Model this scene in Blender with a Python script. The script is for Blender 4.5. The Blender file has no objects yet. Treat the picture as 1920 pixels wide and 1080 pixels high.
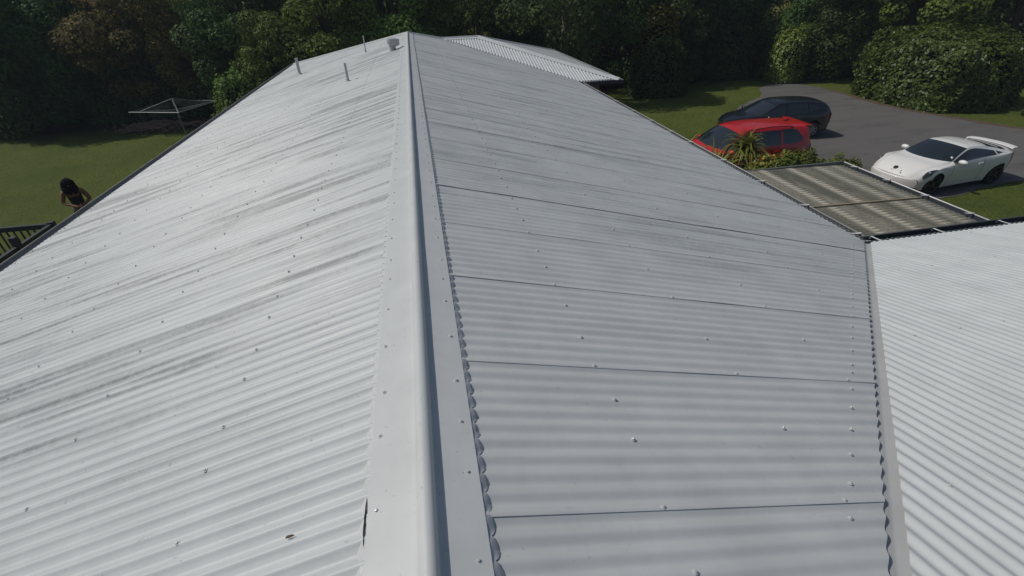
import bpy, math, random
import numpy as np
from mathutils import Vector, Matrix, noise as mn

# ------------------------------------------------------------------ camera, sky, sun
SC = bpy.context.scene
COL = SC.collection
R = math.radians
PI = math.pi
cam_d = bpy.data.cameras.new('camera'); cam = bpy.data.objects.new('camera', cam_d); COL.objects.link(cam)
cam_d.sensor_width = 36; cam_d.lens = 36*888/1920; cam_d.clip_start = .05; cam_d.clip_end = 600
RX = ((.98203373, -.12557845, .14085382), (-.18640632, -.52939396, .82764408), (-.0293671, -.83903045, -.54329134))
right = Vector((RX[0][0], RX[1][0], RX[2][0])); down = Vector((RX[0][1], RX[1][1], RX[2][1])); fwd = Vector((RX[0][2], RX[1][2], RX[2][2]))
M = Matrix((right, -down, -fwd)).transposed().to_4x4(); M.translation = Vector((.1384, 0, 1.39))
cam.matrix_world = M
SC.camera = cam
SUN = Vector((-.5946, .1965, .7796)).normalized()
w = bpy.data.worlds.new('World'); SC.world = w; w.use_nodes = True
nt = w.node_tree; bg = nt.nodes['Background']; sky = nt.nodes.new('ShaderNodeTexSky'); sky.sky_type = 'NISHITA'
sky.sun_disc = False; sky.sun_elevation = math.asin(SUN.z); sky.sun_rotation = math.atan2(SUN.x, SUN.y)
sky.air_density = 1.0; sky.dust_density = 1.6
nt.links.new(sky.outputs[0], bg.inputs[0]); bg.inputs[1].default_value = .075
sd = bpy.data.lights.new('sun', 'SUN'); sun = bpy.data.objects.new('sun', sd); COL.objects.link(sun)
sd.energy = 3.2; sd.angle = R(.53); sd.color = (1, .955, .88)
sun.rotation_euler = SUN.to_track_quat('Z', 'Y').to_euler(); sun.location = (-20, 5, 30)
SC.view_settings.view_transform = 'Standard'; SC.view_settings.look = 'None'; SC.view_settings.gamma = 1
SC.view_settings.exposure = -.52
SC.render.engine = 'CYCLES'
SC.cycles.max_bounces = 6; SC.cycles.transparent_max_bounces = 10

random.seed(7); RNG = np.random.default_rng(7)
GR, GL = -4.45, -4.9
def gz(x):
    t = min(max((x+5)/9, 0), 1); t = t*t*(3-2*t)
    return GL+(GR-GL)*t

# ------------------------------------------------------------------ helpers
class MB:
    def __init__(s): s.v = []; s.f = []; s.m = []
    def add(s, vs, fs, mi=0):
        n = len(s.v); s.v += [tuple(v) for v in vs]; s.f += [tuple(i+n for i in f) for f in fs]; s.m += [mi]*len(fs); return s
    def box(s, c, d, rot=None, mi=0):
        x, y, z = d[0]/2, d[1]/2, d[2]/2
        vs = [Vector((a*x, b*y, e*z)) for a in (-1, 1) for b in (-1, 1) for e in (-1, 1)]
        if rot is not None: vs = [rot @ v for v in vs]
        c = Vector(c)
        return s.add([v+c for v in vs], [(0, 1, 3, 2), (4, 6, 7, 5), (0, 4, 5, 1), (2, 3, 7, 6), (0, 2, 6, 4), (1, 5, 7, 3)], mi)
    def tube(s, pts, r, n=8, mi=0, caps=True):
        pts = [Vector(p) for p in pts]; rs = r if isinstance(r, (list, tuple)) else [r]*len(pts)
        vs = []; fs = []; ref = None
        for i, p in enumerate(pts):
            t = (pts[min(i+1, len(pts)-1)]-pts[max(i-1, 0)]).normalized()
            if ref is None: ref = t.orthogonal().normalized()
            ref = (ref-t*ref.dot(t)).normalized(); b = t.cross(ref)
            for k in range(n):
                a = 2*PI*k/n; vs.append(p+(ref*math.cos(a)+b*math.sin(a))*rs[i])
        for i in range(len(pts)-1):
            for k in range(n):
                a = i*n+k; b2 = i*n+(k+1) % n; fs.append((a, b2, b2+n, a+n))
        if caps: fs += [tuple(range(n))[::-1], tuple(range((len(pts)-1)*n, len(pts)*n))]
        return s.add(vs, fs, mi)
    def lathe(s, prof, c=(0, 0, 0), n=24, rot=None, mi=0):
        vs = []; fs = []; c = Vector(c)
        for (r, z) in prof:
            for k in range(n):
                a = 2*PI*k/n; v = Vector((r*math.cos(a), r*math.sin(a), z)); vs.append((rot @ v if rot is not None else v)+c)
        for i in range(len(prof)-1):
            for k in range(n):
                a = i*n+k; b = i*n+(k+1) % n; fs.append((a, b, b+n, a+n))
        return s.add(vs, fs, mi)
    def grid(s, P, mi=0):
        a = len(P); b = len(P[0]); vs = [p for row in P for p in row]
        return s.add(vs, [(i*b+j, i*b+j+1, (i+1)*b+j+1, (i+1)*b+j) for i in range(a-1) for j in range(b-1)], mi)
    def build(s, name, mats, parent=None, smooth=False, angle=None, shift=True):
        me = bpy.data.meshes.new(name)
        off = Vector((0, 0, 0))
        if parent is not None and shift:
            p = parent
            while p: off += p.location; p = p.parent
        me.from_pydata([tuple(Vector(v)-off) for v in s.v] if off.length > 0 else s.v, [], s.f)
        if not isinstance(mats, (list, tuple)): mats = [mats]
        for m_ in mats: me.materials.append(m_)
        me.polygons.foreach_set('material_index', s.m)
        if smooth: me.polygons.foreach_set('use_smooth', [True]*len(me.polygons))
        me.update()
        if smooth and angle: me.set_sharp_from_angle(angle=R(angle))
        o = bpy.data.objects.new(name, me); COL.objects.link(o)
        if parent is not None: o.parent = parent
        return o

def tag(o, label=None, cat=None, group=None, kind=None):
    if label: o['label'] = label
    if cat: o['category'] = cat
    if group: o['group'] = group
    if kind: o['kind'] = kind
    return o
def empty(name, loc, rz=0):
    o = bpy.data.objects.new(name, None); COL.objects.link(o); o.location = loc; o.rotation_euler = (0, 0, rz); o.empty_display_size = .2
    return o
def copy_tree(o, parent=None):
    c = o.copy(); COL.objects.link(c); c.parent = parent
    for ch in list(o.children): copy_tree(ch, c)
    return c

def mat(name, col=(.5, .5, .5), rough=.5, metal=0, spec=.5, coat=0, fn=None):
    m = bpy.data.materials.new(name); m.use_nodes = True; n = m.node_tree; b = n.nodes['Principled BSDF']
    b.inputs['Base Color'].default_value = (*col, 1); b.inputs['Roughness'].default_value = rough
    b.inputs['Metallic'].default_value = metal; b.inputs['Specular IOR Level'].default_value = spec
    b.inputs['Coat Weight'].default_value = coat; b.inputs['Coat Roughness'].default_value = .05
    if fn: fn(n, b)
    return m
def node(n, t, **k):
    x = n.nodes.new(t)
    for a, b in k.items(): setattr(x, a, b)
    return x
def ramp(n, src, stops):
    r = n.nodes.new('ShaderNodeValToRGB'); e = r.color_ramp.elements
    while len(e) < len(stops): e.new(.5)
    for el, (p, c) in zip(e, stops): el.position = p; el.color = (*c, 1) if len(c) == 3 else c
    n.links.new(src, r.inputs[0]); return r
def coords(n, scale=(1, 1, 1), out='Object'):
    tc = n.nodes.new('ShaderNodeTexCoord'); mp = n.nodes.new('ShaderNodeMapping'); mp.inputs['Scale'].default_value = scale
    n.links.new(tc.outputs[out], mp.inputs[0]); return mp.outputs[0]
def noise(n, vec, scale=1, detail=4, rough=.5, dist=0):
    x = n.nodes.new('ShaderNodeTexNoise'); x.inputs['Scale'].default_value = scale; x.inputs['Detail'].default_value = detail
    x.inputs['Roughness'].default_value = rough; x.inputs['Distortion'].default_value = dist; n.links.new(vec, x.inputs['Vector']); return x.outputs['Fac']
def mix(n, fac, a, b, mode='MIX'):
    x = n.nodes.new('ShaderNodeMix'); x.data_type = 'RGBA'; x.blend_type = mode
    for s_, v in ((0, fac), (6, a), (7, b)):
        if hasattr(v, 'is_linked') or hasattr(v, 'links'): n.links.new(v, x.inputs[s_])
        else: x.inputs[s_].default_value = v if s_ == 0 else (*v, 1)
    return x.outputs[2]
def mth(n, op, a, b=None, c=None):
    x = n.nodes.new('ShaderNodeMath'); x.operation = op
    for i, v in enumerate((a, b, c)):
        if v is None: continue
        if hasattr(v, 'links'): n.links.new(v, x.inputs[i])
        else: x.inputs[i].default_value = v
    return x.outputs[0]
def bump(n, b, src, strength=.3, dist=.02):
    x = n.nodes.new('ShaderNodeBump'); x.inputs['Strength'].default_value = strength; x.inputs['Distance'].default_value = dist
    n.links.new(src, x.inputs['Height']); n.links.new(x.outputs[0], b.inputs['Normal'])

# ------------------------------------------------------------------ materials
def roof_fn(axis, dirt, col, wear=None):
    # axis: 0 = sheets run along X, 1 = along Y; washed-down grime streaks follow the sheets
    def fn(n, b):
        st = (.30, 6.5, 1) if axis == 0 else (6.5, .30, 1)
        st2 = (.6, 19, 1) if axis == 0 else (26, .9, 1)
        stp = (.42, .95, 1) if axis == 0 else (.95, .42, 1)
        s1 = noise(n, coords(n, st), 1, 3, .55); s2 = noise(n, coords(n, st2), 1, 3, .6)
        pt = noise(n, coords(n, stp), .8, 4, .6); fine = noise(n, coords(n), 22, 4, .7)
        blot = noise(n, coords(n), 3.2, 5, .65)
        m1 = ramp(n, s1, [(.5, (0, 0, 0)), (.66, (1, 1, 1))]).outputs[0]
        m2 = ramp(n, s2, [(.5, (0, 0, 0)), (.7, (1, 1, 1))]).outputs[0]
        mp_ = ramp(n, pt, [(.36, (0, 0, 0)), (.58, (1, 1, 1))]).outputs[0]
        mf = ramp(n, fine, [(.35, (.5, .5, .5)), (.62, (1, 1, 1))]).outputs[0]
        a = mth(n, 'MULTIPLY', mth(n, 'MULTIPLY', mth(n, 'ADD', mth(n, 'MULTIPLY', m1, .55), mth(n, 'MULTIPLY', m2, .42)), mp_), mf)
        if wear:    # the grime lies on the middle of the roof, little near its near end
            sp = n.nodes.new('ShaderNodeSeparateXYZ'); n.links.new(coords(n), sp.inputs[0])
            y_ = mth(n, 'ADD', sp.outputs[1], 8.0)
            wy = n.nodes.new('ShaderNodeMapRange'); n.links.new(y_, wy.inputs[0]); wy.inputs[1].default_value = wear[0]-1.6; wy.inputs[2].default_value = wear[1]; wy.inputs[3].default_value = .12; wy.inputs[4].default_value = 1
            a = mth(n, 'MULTIPLY', a, wy.outputs[0])
        dots = ramp(n, noise(n, coords(n), 34, 2, .5), [(.70, (0, 0, 0)), (.76, (.5, .5, .5))]).outputs[0]
        a = mth(n, 'MINIMUM', mth(n, 'ADD', mth(n, 'MULTIPLY', a, dirt), mth(n, 'MULTIPLY', dots, min(1, dirt*.35))), .75)
        base = mix(n, ramp(n, blot, [(.3, (0, 0, 0)), (.7, (1, 1, 1))]).outputs[0], tuple(c*.92 for c in col), tuple(min(c*1.05, .9) for c in col))
        c = mix(n, a, base, (.185, .205, .21))
        n.links.new(c, b.inputs['Base Color'])
        n.links.new(mth(n, 'MULTIPLY_ADD', blot, .25, .38), b.inputs['Roughness'])
        bump(n, b, fine, .08, .002)
    return fn
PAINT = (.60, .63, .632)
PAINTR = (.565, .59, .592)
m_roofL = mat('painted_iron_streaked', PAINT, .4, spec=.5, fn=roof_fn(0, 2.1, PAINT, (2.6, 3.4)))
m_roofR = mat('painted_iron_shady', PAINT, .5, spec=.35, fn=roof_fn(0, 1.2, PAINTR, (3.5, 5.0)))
m_roofW = mat('painted_iron_clean', (.54, .585, .59), .5, spec=.35, fn=roof_fn(1, .12, (.57, .595, .60)))
def flash_fn(n, b):
    a = noise(n, coords(n), 5, 5, .6); c = mix(n, ramp(n, a, [(.35, (0, 0, 0)), (.7, (1, 1, 1))]).outputs[0], (.565, .585, .582), (.62, .64, .638))
    d = noise(n, coords(n), 60, 2, .5); e = ramp(n, d, [(.70, (0, 0, 0)), (.76, (1, 1, 1))]).outputs[0]
    n.links.new(mix(n, mth(n, 'MULTIPLY', e, .5), c, (.25, .26, .26)), b.inputs['Base Color']); bump(n, b, a, .1, .004)
m_flash = mat('painted_flashing', (.6, .62, .63), .42, spec=.4, fn=flash_fn)
m_lead = mat('dressed_soft_edge', (.46, .48, .50), .22, metal=.35, spec=.6)
def valley_fn(n, b):
    a = noise(n, coords(n, (1, 1, 1)), 3, 5, .6); n.links.new(mix(n, a, (.36, .37, .37), (.56, .57, .57)), b.inputs['Base Color'])
m_valley = mat('valley_tray', (.5, .5, .5), .45, fn=valley_fn)
m_screw = mat('screw_metal', (.62, .63, .63), .35, metal=.25)
m_washer = mat('screw_washer', (.62, .63, .63), .5)
m_gutD = mat('gutter_charcoal', (.052, .062, .072), .4)
m_gutM = mat('gutter_mid_grey', (.30, .295, .28), .55)
m_gutL = mat('gutter_pale', (.42, .43, .42), .4)
m_strap = mat('strap_white', (.75, .75, .74), .4)
m_gutIn = mat('gutter_grime', (.10, .105, .10), .6)
m_pvc = mat('vent_pipe_grey', (.42, .44, .45), .45)
m_wall = mat('weatherboard', (.32, .31, .28), .7, fn=lambda n, b: bump(n, b, ramp(n, mth(n, 'FRACT', mth(n, 'MULTIPLY', coords_z(n), 6.5)), [(0, (0, 0, 0)), (.12, (1, 1, 1))]).outputs[0], .6, .02))if False else None
def wall_fn(n, b):
    tc = n.nodes.new('ShaderNodeTexCoord'); sp = n.nodes.new('ShaderNodeSeparateXYZ'); n.links.new(tc.outputs['Object'], sp.inputs[0])
    fr = mth(n, 'FRACT', mth(n, 'MULTIPLY', sp.outputs[2], 6.5)); bump(n, b, fr, .7, .02)
m_wall = mat('weatherboard', (.30, .29, .26), .7, fn=wall_fn)
m_soffit = mat('soffit', (.35, .34, .32), .7)
m_glass = mat('window_glass', (.012, .016, .02), .06, spec=.7)
m_frame = mat('window_frame', (.55, .55, .53), .5)
def deckm(n, b):
    a = noise(n, coords(n, (1, 1, 6)), 6, 4); n.links.new(mix(n, a, (.014, .02, .022), (.045, .053, .055)), b.inputs['Base Color'])
m_rail = mat('stained_timber_dark', (.02, .025, .03), .55, fn=deckm)
m_deck = mat('deck_boards', (.07, .06, .05), .7, fn=lambda n, b: n.links.new(mix(n, noise(n, coords(n, (12, .6, 1)), 1, 3), (.035, .03, .026), (.11, .095, .08)), b.inputs['Base Color']))
def grass_fn(n, b):
    a = noise(n, coords(n), .45, 5, .6); f = noise(n, coords(n), 28, 4, .75); g = noise(n, coords(n), 3.5, 4, .6, .4)
    c = mix(n, ramp(n, a, [(.35, (0, 0, 0)), (.68, (1, 1, 1))]).outputs[0], (.112, .150, .030), (.165, .200, .040))
    c = mix(n, ramp(n, g, [(.48, (0, 0, 0)), (.75, (.55, .55, .55))]).outputs[0], c, (.068, .094, .020))
    c = mix(n, ramp(n, f, [(.3, (.75, .75, .75)), (.58, (0, 0, 0))]).outputs[0], c, (.030, .045, .008)); c = mix(n, ramp(n, noise(n, coords(n), 1.6, 6, .7), [(.56, (0, 0, 0)), (.66, (.5, .5, .5))]).outputs[0], c, (.115, .125, .045))
    # leaf litter and bare soil under the trees
    tc = n.nodes.new('ShaderNodeTexCoord'); sp = n.nodes.new('ShaderNodeSeparateXYZ'); n.links.new(tc.outputs['Object'], sp.inputs[0])
    yy = mth(n, 'ADD', sp.outputs[1], mth(n, 'MULTIPLY', noise(n, coords(n), .7, 5, .65), 6))
    lit = ramp(n, mth(n, 'MULTIPLY', mth(n, 'SUBTRACT', yy, 30.5), .25), [(.3, (0, 0, 0)), (.9, (1, 1, 1))]).outputs[0]
    soil = mix(n, f, (.018, .014, .010), (.075, .052, .036))
    c = mix(n, lit, c, soil)
    n.links.new(c, b.inputs['Base Color']); gg = noise(n, coords(n), 9, 4, .7); bump(n, b, mth(n, 'ADD', f, mth(n, 'MULTIPLY', gg, 1.5)), .9, .07)
m_grass = mat('lawn_grass', (.08, .11, .02), .85, spec=.15, fn=grass_fn)
def asph_fn(n, b):
    a = noise(n, coords(n), .5, 5, .6); f = noise(n, coords(n), 45, 3, .8)
    c = mix(n, a, (.105, .101, .099), (.14, .135, .132)); c = mix(n, ramp(n, f, [(.35, (0, 0, 0)), (.7, (.5, .5, .5))]).outputs[0], c, (.19, .18, .165)); sn = noise(n, coords(n, (.25, 1, 1)), 1.3, 5, .65); c = mix(n, ramp(n, sn, [(.5, (0, 0, 0)), (.72, (.55, .55, .55))]).outputs[0], c, (.055, .053, .05))
    n.links.new(c, b.inputs['Base Color']); bump(n, b, f, .35, .01)
m_asph = mat('driveway_asphalt', (.09, .09, .085), .85, spec=.25, fn=asph_fn)
m_conc = mat('patio_concrete', (.13, .125, .11), .85, fn=lambda n, b: n.links.new(mix(n, noise(n, coords(n), 4, 5), (.035, .036, .03), (.10, .10, .085)), b.inputs['Base Color']))
m_litter = mat('leaf_litter', (.1, .06, .04), .9, fn=lambda n, b: n.links.new(mix(n, noise(n, coords(n), 18, 4), (.05, .03, .02), (.17, .11, .07)), b.inputs['Base Color']))
def leaf_mat(name, c1, c2, rough=.5, spec=.4, trans=.0):
    def fn(n, b):
        oi = n.nodes.new('ShaderNodeObjectInfo'); ge = n.nodes.new('ShaderNodeNewGeometry')
        a = noise(n, coords(n), 1.1, 3); f = mth(n, 'MULTIPLY_ADD', ge.outputs['Random Per Island'], .4, mth(n, 'MULTIPLY', a, .65))
        c = mix(n, f, c1, c2); h = n.nodes.new('ShaderNodeHueSaturation'); n.links.new(c, h.inputs['Color'])
        n.links.new(mth(n, 'MULTIPLY_ADD', oi.outputs['Random'], .06, .47), h.inputs['Hue']); n.links.new(mth(n, 'MULTIPLY_ADD', oi.outputs['Random'], .5, .75), h.inputs['Value'])
        n.links.new(h.outputs[0], b.inputs['Base Color'])
        if trans:
            tr = n.nodes.new('ShaderNodeBsdfTranslucent'); n.links.new(h.outputs[0], tr.inputs[0]); ms = n.nodes.new('ShaderNodeMixShader'); ms.inputs[0].default_value = trans
            n.links.new(b.outputs[0], ms.inputs[1]); n.links.new(tr.outputs[0], ms.inputs[2]); n.links.new(ms.outputs[0], n.nodes['Material Output'].inputs[0])
    return mat(name, c1, rough, spec=spec, fn=fn)
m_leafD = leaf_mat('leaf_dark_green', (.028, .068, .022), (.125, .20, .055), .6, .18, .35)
m_leafM = leaf_mat('leaf_mid_green', (.060, .11, .020), (.25, .31, .065), .6, .2, .35)
m_leafO = leaf_mat('leaf_olive_brown', (.11, .115, .035), (.36, .32, .115), .65, .15, .35)
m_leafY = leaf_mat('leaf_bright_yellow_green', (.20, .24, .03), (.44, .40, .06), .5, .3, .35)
m_leafH = leaf_mat('leaf_glossy_hedge', (.025, .070, .012), (.14, .21, .036), .42, .35, .2)
m_leafS = leaf_mat('leaf_strap', (.12, .18, .02), (.34, .38, .10), .4, .4, .3)
m_flower = mat('flower_yellow', (.5, .35, .03), .6)
m_flowerR = mat('flower_red', (.35, .05, .02), .6)
m_core = mat('crown_interior_shade', (.008, .011, .007), .95, spec=.05)  # near-black colour stands in for the shade deep inside a bush
def bark_fn(c):
    return lambda n, b: n.links.new(mix(n, noise(n, coords(n, (1, 1, .3)), 9, 4), tuple(v*.5 for v in c), c), b.inputs['Base Color'])
m_bark = mat('bark_brown', (.06, .045, .03), .9, fn=bark_fn((.085, .062, .045)))
m_barkP = mat('bark_pale', (.2, .19, .16), .8, fn=bark_fn((.26, .24, .2)))

# ------------------------------------------------------------------ ground
def ground():
    xs = list(np.concatenate([np.linspace(-160, -24, 8), np.linspace(-20, 30, 51), np.linspace(34, 170, 8)]))
    ys = list(np.concatenate([np.linspace(-90, -12, 6), np.linspace(-8, 44, 53), np.linspace(50, 190, 8)]))
    P = [[(x, y, gz(x)+.03*mn.noise(Vector((x*.2, y*.2, 0)))*(0 if 4 < x < 27 and 3 < y < 28 else 1)) for y in ys] for x in xs]
    mb = MB(); mb.grid(P)
    o = mb.build('ground', m_grass, smooth=True); tag(o, kind='structure')
    if o.data.polygons[0].normal.z < 0: o.data.flip_normals()
ground()
def poly_sheet(name, pts, z, m, kind='structure', jag=0, seed=1):
    rnd = random.Random(seed); out = []
    n = len(pts)
    for i in range(n):
        a = Vector(pts[i]); b = Vector(pts[(i+1) % n]); k = max(1, int((b-a).length/.35)) if jag else 1
        for j in range(k):
            p = a.lerp(b, j/k)
            if jag: p = p+Vector((rnd.uniform(-jag, jag), rnd.uniform(-jag, jag)))
            out.append((p.x, p.y, z))
    mb = MB(); mb.add(out, [tuple(range(len(out)))]); o = mb.build(name, m)
    if o.data.polygons[0].normal.z < 0: o.data.flip_normals()
    if kind: tag(o, kind=kind)
    return o
def smooth_poly(pts, k=4):
    n = len(pts); out = []
    for i in range(n):
        p0, p1, p2, p3 = [Vector(pts[(i+j-1) % n]) for j in range(4)]
        for j in range(k):
            t = j/k; out.append(.5*((2*p1)+(-p0+p2)*t+(2*p0-5*p1+4*p2-p3)*t*t+(-p0+3*p1-3*p2+p3)*t**3))
    return out
DRV = [(20.2, 27.0), (21.6, 27.9), (23.2, 27.4), (23.6, 25.5), (23.35, 22.9), (23.4, 20.4), (24.1, 18.2), (24.9, 16.1), (27.5, 13.4), (33, 11.2), (45, 9), (70, 4), (70, -2), (45, 2.5), (33, 5.5), (25, 8.6), (20.4, 11.2), (18.7, 11.35), (17.3, 11.15), (14.6, 10.8), (12.2, 11.6), (10.4, 13.2), (9.6, 15.2), (11.0, 18.0), (13.3, 20.0), (15.1, 21.9), (17.0, 23.7), (19.0, 25.1)]
poly_sheet('driveway', smooth_poly(DRV, 3), GR+.012, m_asph, jag=.05)
# bare verge of fallen litter along the driveway's outer edge
vb = MB(); edge = [p for p in smooth_poly(DRV, 6)][3*6:10*6]
P = []
for i, p in enumerate(edge):
    t = (edge[min(i+1, len(edge)-1)]-edge[max(i-1, 0)]).normalized(); nrm = Vector((-t.y, t.x)); 
    if nrm.x < 0: nrm = -nrm
    wd = .16+.12*mn.noise(Vector((i*.4, 0, 0)))
    P.append([(p.x-nrm.x*wd, p.y-nrm.y*wd, GR+.02), (p.x+nrm.x*wd, p.y+nrm.y*wd, GR+.02)])
vb.grid(P); o = vb.build('driveway_verge', m_litter); tag(o, kind='structure')
poly_sheet('patio', [(4.6, 3.6), (9.6, 3.6), (9.6, 7.6), (4.6, 7.6)], GR+.02, m_conc)
poly_sheet('garden_bed', smooth_poly([(5.4, 9.2), (8.6, 8.2), (12.8, 8.6), (14.4, 10.4), (14.0, 12.2), (12.4, 13.0), (10.2, 13.2), (8.4, 13.6), (7.0, 14.0), (5.6, 12.5)], 4), GR+.018, m_litter, jag=.04)

# ------------------------------------------------------------------ the house
TA = math.tan(R(15)); CA = math.cos(R(15)); SA = math.sin(R(15))
PIT = .0762; AMP = .0085; SHEET = .762; U0 = .878     # one lap edge lies at U0, the rest every SHEET
house = empty('house', (0, 8, GL))
tag(house, 'long single storey house with pale grey corrugated iron hip roof', 'house')
def corr(u):  # crest just beyond each lap edge
    return AMP*math.cos(2*PI*(u-(U0+.012))/PIT)
def corrL(u):
    t = 2*PI*(u-(U0+.012))/PIT; return AMP*(math.cos(t)+.10*math.cos(3*t+.9))
def LAPK(k, lap):
    if lap > .005: return {0: .8, 1: .75, 2: .8, 3: .45, 4: 1.3, 5: .6}.get(k, .25+.5*abs(mn.noise(Vector((k*3.7, 1, 1)))))
    return .3+.8*abs(mn.noise(Vector((k*2.9, 5, 1))))
def iron(name, m, u0, u1, srange, pt, near=6, ns_far=5, lap=.004, seed=0, dense=lambda u: 8):
    """corrugated sheets side by side; pt(u, s, h) -> world point, h along the slope's normal"""
    mb = MB(); k0 = math.floor((u0-U0)/SHEET); k1 = math.ceil((u1-U0)/SHEET)
    for k in range(k0, k1):
        a = max(U0+k*SHEET, u0); b = min(U0+(k+1)*SHEET+.045, u1)
        if b-a < .01: continue
        seg = dense(a); n = max(2, int(round((b-a)/PIT*seg))); rows = []
        ns = 26 if a < near and a > -2 else (12 if a < 12 else ns_far)
        for i in range(n+1):
            u = a+(b-a)*i/n; s0, s1 = srange(min(max(u, u0), u1))
            if s1-s0 < .02 and s0-s1 > -10: s1 = s0+.02 if s1 >= s0 else s1
            if s1 <= s0: s1 = s0+.001
            row = []
            for j in range(ns+1):
                s = s0+(s1-s0)*j/ns
                wv = .0016*mn.noise(Vector((u*2.2+seed, s*.9, seed)))+.0028*mn.noise(Vector((u*.5, s*.6, seed+4)))
                pk = (1.06 if seed == 9 else .80)+.26*mn.noise(Vector((round((u-U0)/PIT)*3.1, s*.6, seed)))
                gap = lap*LAPK(k, lap)*(1+.7*mn.noise(Vector((k*7.3, s*2.2, 1+seed))))*math.exp(-(u-a)/.035)
                row.append(pt(u, s, (corrL(u) if seed == 9 else corr(u))*pk+wv+gap))
            rows.append(row)
        mb.grid(rows)
    o = mb.build(name, m, house, smooth=True)
    return o
XR, XL, YW, YN2, YF, VO = 5.33, -5.04, 4.32, 15.95, 24.15, 1.01
HIPY = 18.8
def ptR(u, s, h): return (s+h*SA, u, -s*TA+h*CA)
def ptL(u, s, h): return (-s-h*SA, u, -s*TA+h*CA)      # s = distance from the ridge
dn = lambda u: 16 if u < 2.2 else (12 if u < 6 else 8)
VW = .048   # half width of the open valley tray, across x
def srR(y):
    s0 = .10 if y < HIPY else .06+(y-HIPY)
    if y < -VO: s1 = -(y+VO)-VW
    elif y < YW-.02: s1 = y+VO-VW
    elif y < YN2: s1 = XR
    else: s1 = 21.28-y-.05
    return s0, s1
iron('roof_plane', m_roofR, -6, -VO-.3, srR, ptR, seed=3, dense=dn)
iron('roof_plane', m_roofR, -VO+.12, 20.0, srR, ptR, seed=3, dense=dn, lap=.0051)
iron('roof_plane', m_roofL, -6, YF, lambda y: ((.10 if y < HIPY else .06+(y-HIPY)), -XL), ptL, seed=9, dense=dn, lap=.0010)
# wing that carries the valley at the right: slopes away (+Y); ridge at y=-VO
def ptW(u, s, h): return (u, -VO+s+h*SA, -s*TA+h*CA)
iron('roof_plane', m_roofW, .16, 14, lambda x: ((max(x-VO, -VO)+VO+VW if x < XR+.05 else .10) if x < XR+.05 else .10, YW+VO) if x >= XR+.05 else (x+VW, YW+VO) if x > 9 else (.10, min(x-VW, YW+VO)), ptW, seed=5, dense=lambda u: 12, lap=.0035) if False else None
# the valley runs y = x - VO: the wing's sheets lie on its right (y < x - VO)
iron('roof_plane', m_roofW, .3, 14, lambda x: (.10, min(x-VW, YW+VO)), ptW, seed=5, near=20, ns_far=20, dense=lambda u: 12, lap=.0030)
def ptWb(u, s, h): return (u, -VO-s-h*SA, -s*TA+h*CA)
iron('roof_plane', m_roofW, .3, 14, lambda x: (.10, min(x-VW, 5.2)), ptWb, seed=6, ns_far=5, dense=lambda u: 8)
# far wing: near slope faces the camera, end slope faces +X, shared back slope
R2Y, R2Z, R2X, C2X = 20.05, -.33, 2.6, 6.7
def ptN2(u, s, h):
    h = .011*math.cos(2*PI*u/.0952)
    return (u, R2Y-s-h*SA, R2Z-s*TA+h*CA)
iron('roof_plane', m_roofW, 1.25, C2X, lambda x: ((.05 if x < R2X else x-R2X+.05), (R2Y-(21.28-x)-.05 if x < XR else R2Y-YN2)), ptN2, seed=7, near=0, ns_far=3, dense=lambda u: 16)
def ptE2(u, s, h): return (R2X+s+h*SA, u, R2Z-s*TA+h*CA)
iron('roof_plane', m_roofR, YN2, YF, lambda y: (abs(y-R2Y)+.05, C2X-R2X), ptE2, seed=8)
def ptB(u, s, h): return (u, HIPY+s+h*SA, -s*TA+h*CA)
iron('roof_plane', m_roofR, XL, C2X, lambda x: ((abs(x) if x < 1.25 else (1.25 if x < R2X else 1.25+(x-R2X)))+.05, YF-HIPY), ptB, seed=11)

# ridge cap in lengths: flat flanges and a rolled top
def ridge_cap(y0, y1, dz, tw=0.):
    mb = MB(); rows = []
    prof = [(-.195, 'p', .0105), (-.12, 'p', .0125), (-.045, 'p', .0135), (-.031, 'p', .015)]
    for k in range(0, 11):
        a = PI*1.12-(PI*1.24)*k/10; prof.append((.029*math.cos(a), 'r', .0255+.029*math.sin(a)))
    prof += [(.031, 'p', .015), (.045, 'p', .0135), (.11, 'p', .0125), (.176, 'p', .0105)]
    n = max(4, int((y1-y0)/.12))
    for i in range(n+1):
        y = y0+(y1-y0)*i/n; row = []
        wob = .0022*mn.noise(Vector((y*.9, 0, 0))); wx = .004*mn.noise(Vector((y*.35, 7, 0)))+tw*(y-y0)
        for x, t, h in prof:
            z = (-abs(x)*TA+h) if t == 'p' else h
            row.append((x+wx, y, z+dz+wob+.0012*mn.noise(Vector((x*30, y*3, 2)))))
        rows.append(row)
    mb.grid(rows); return mb.build('ridge_cap', m_flash, house, smooth=True, angle=50)
for (a, b, d) in ((-6, -1.4, 0), (-1.42, 5.02, .0025), (5.0, 11.02, 0), (11.0, 17.02, .002), (17.0, 18.82, 0)): ridge_cap(a, b, d)
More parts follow.
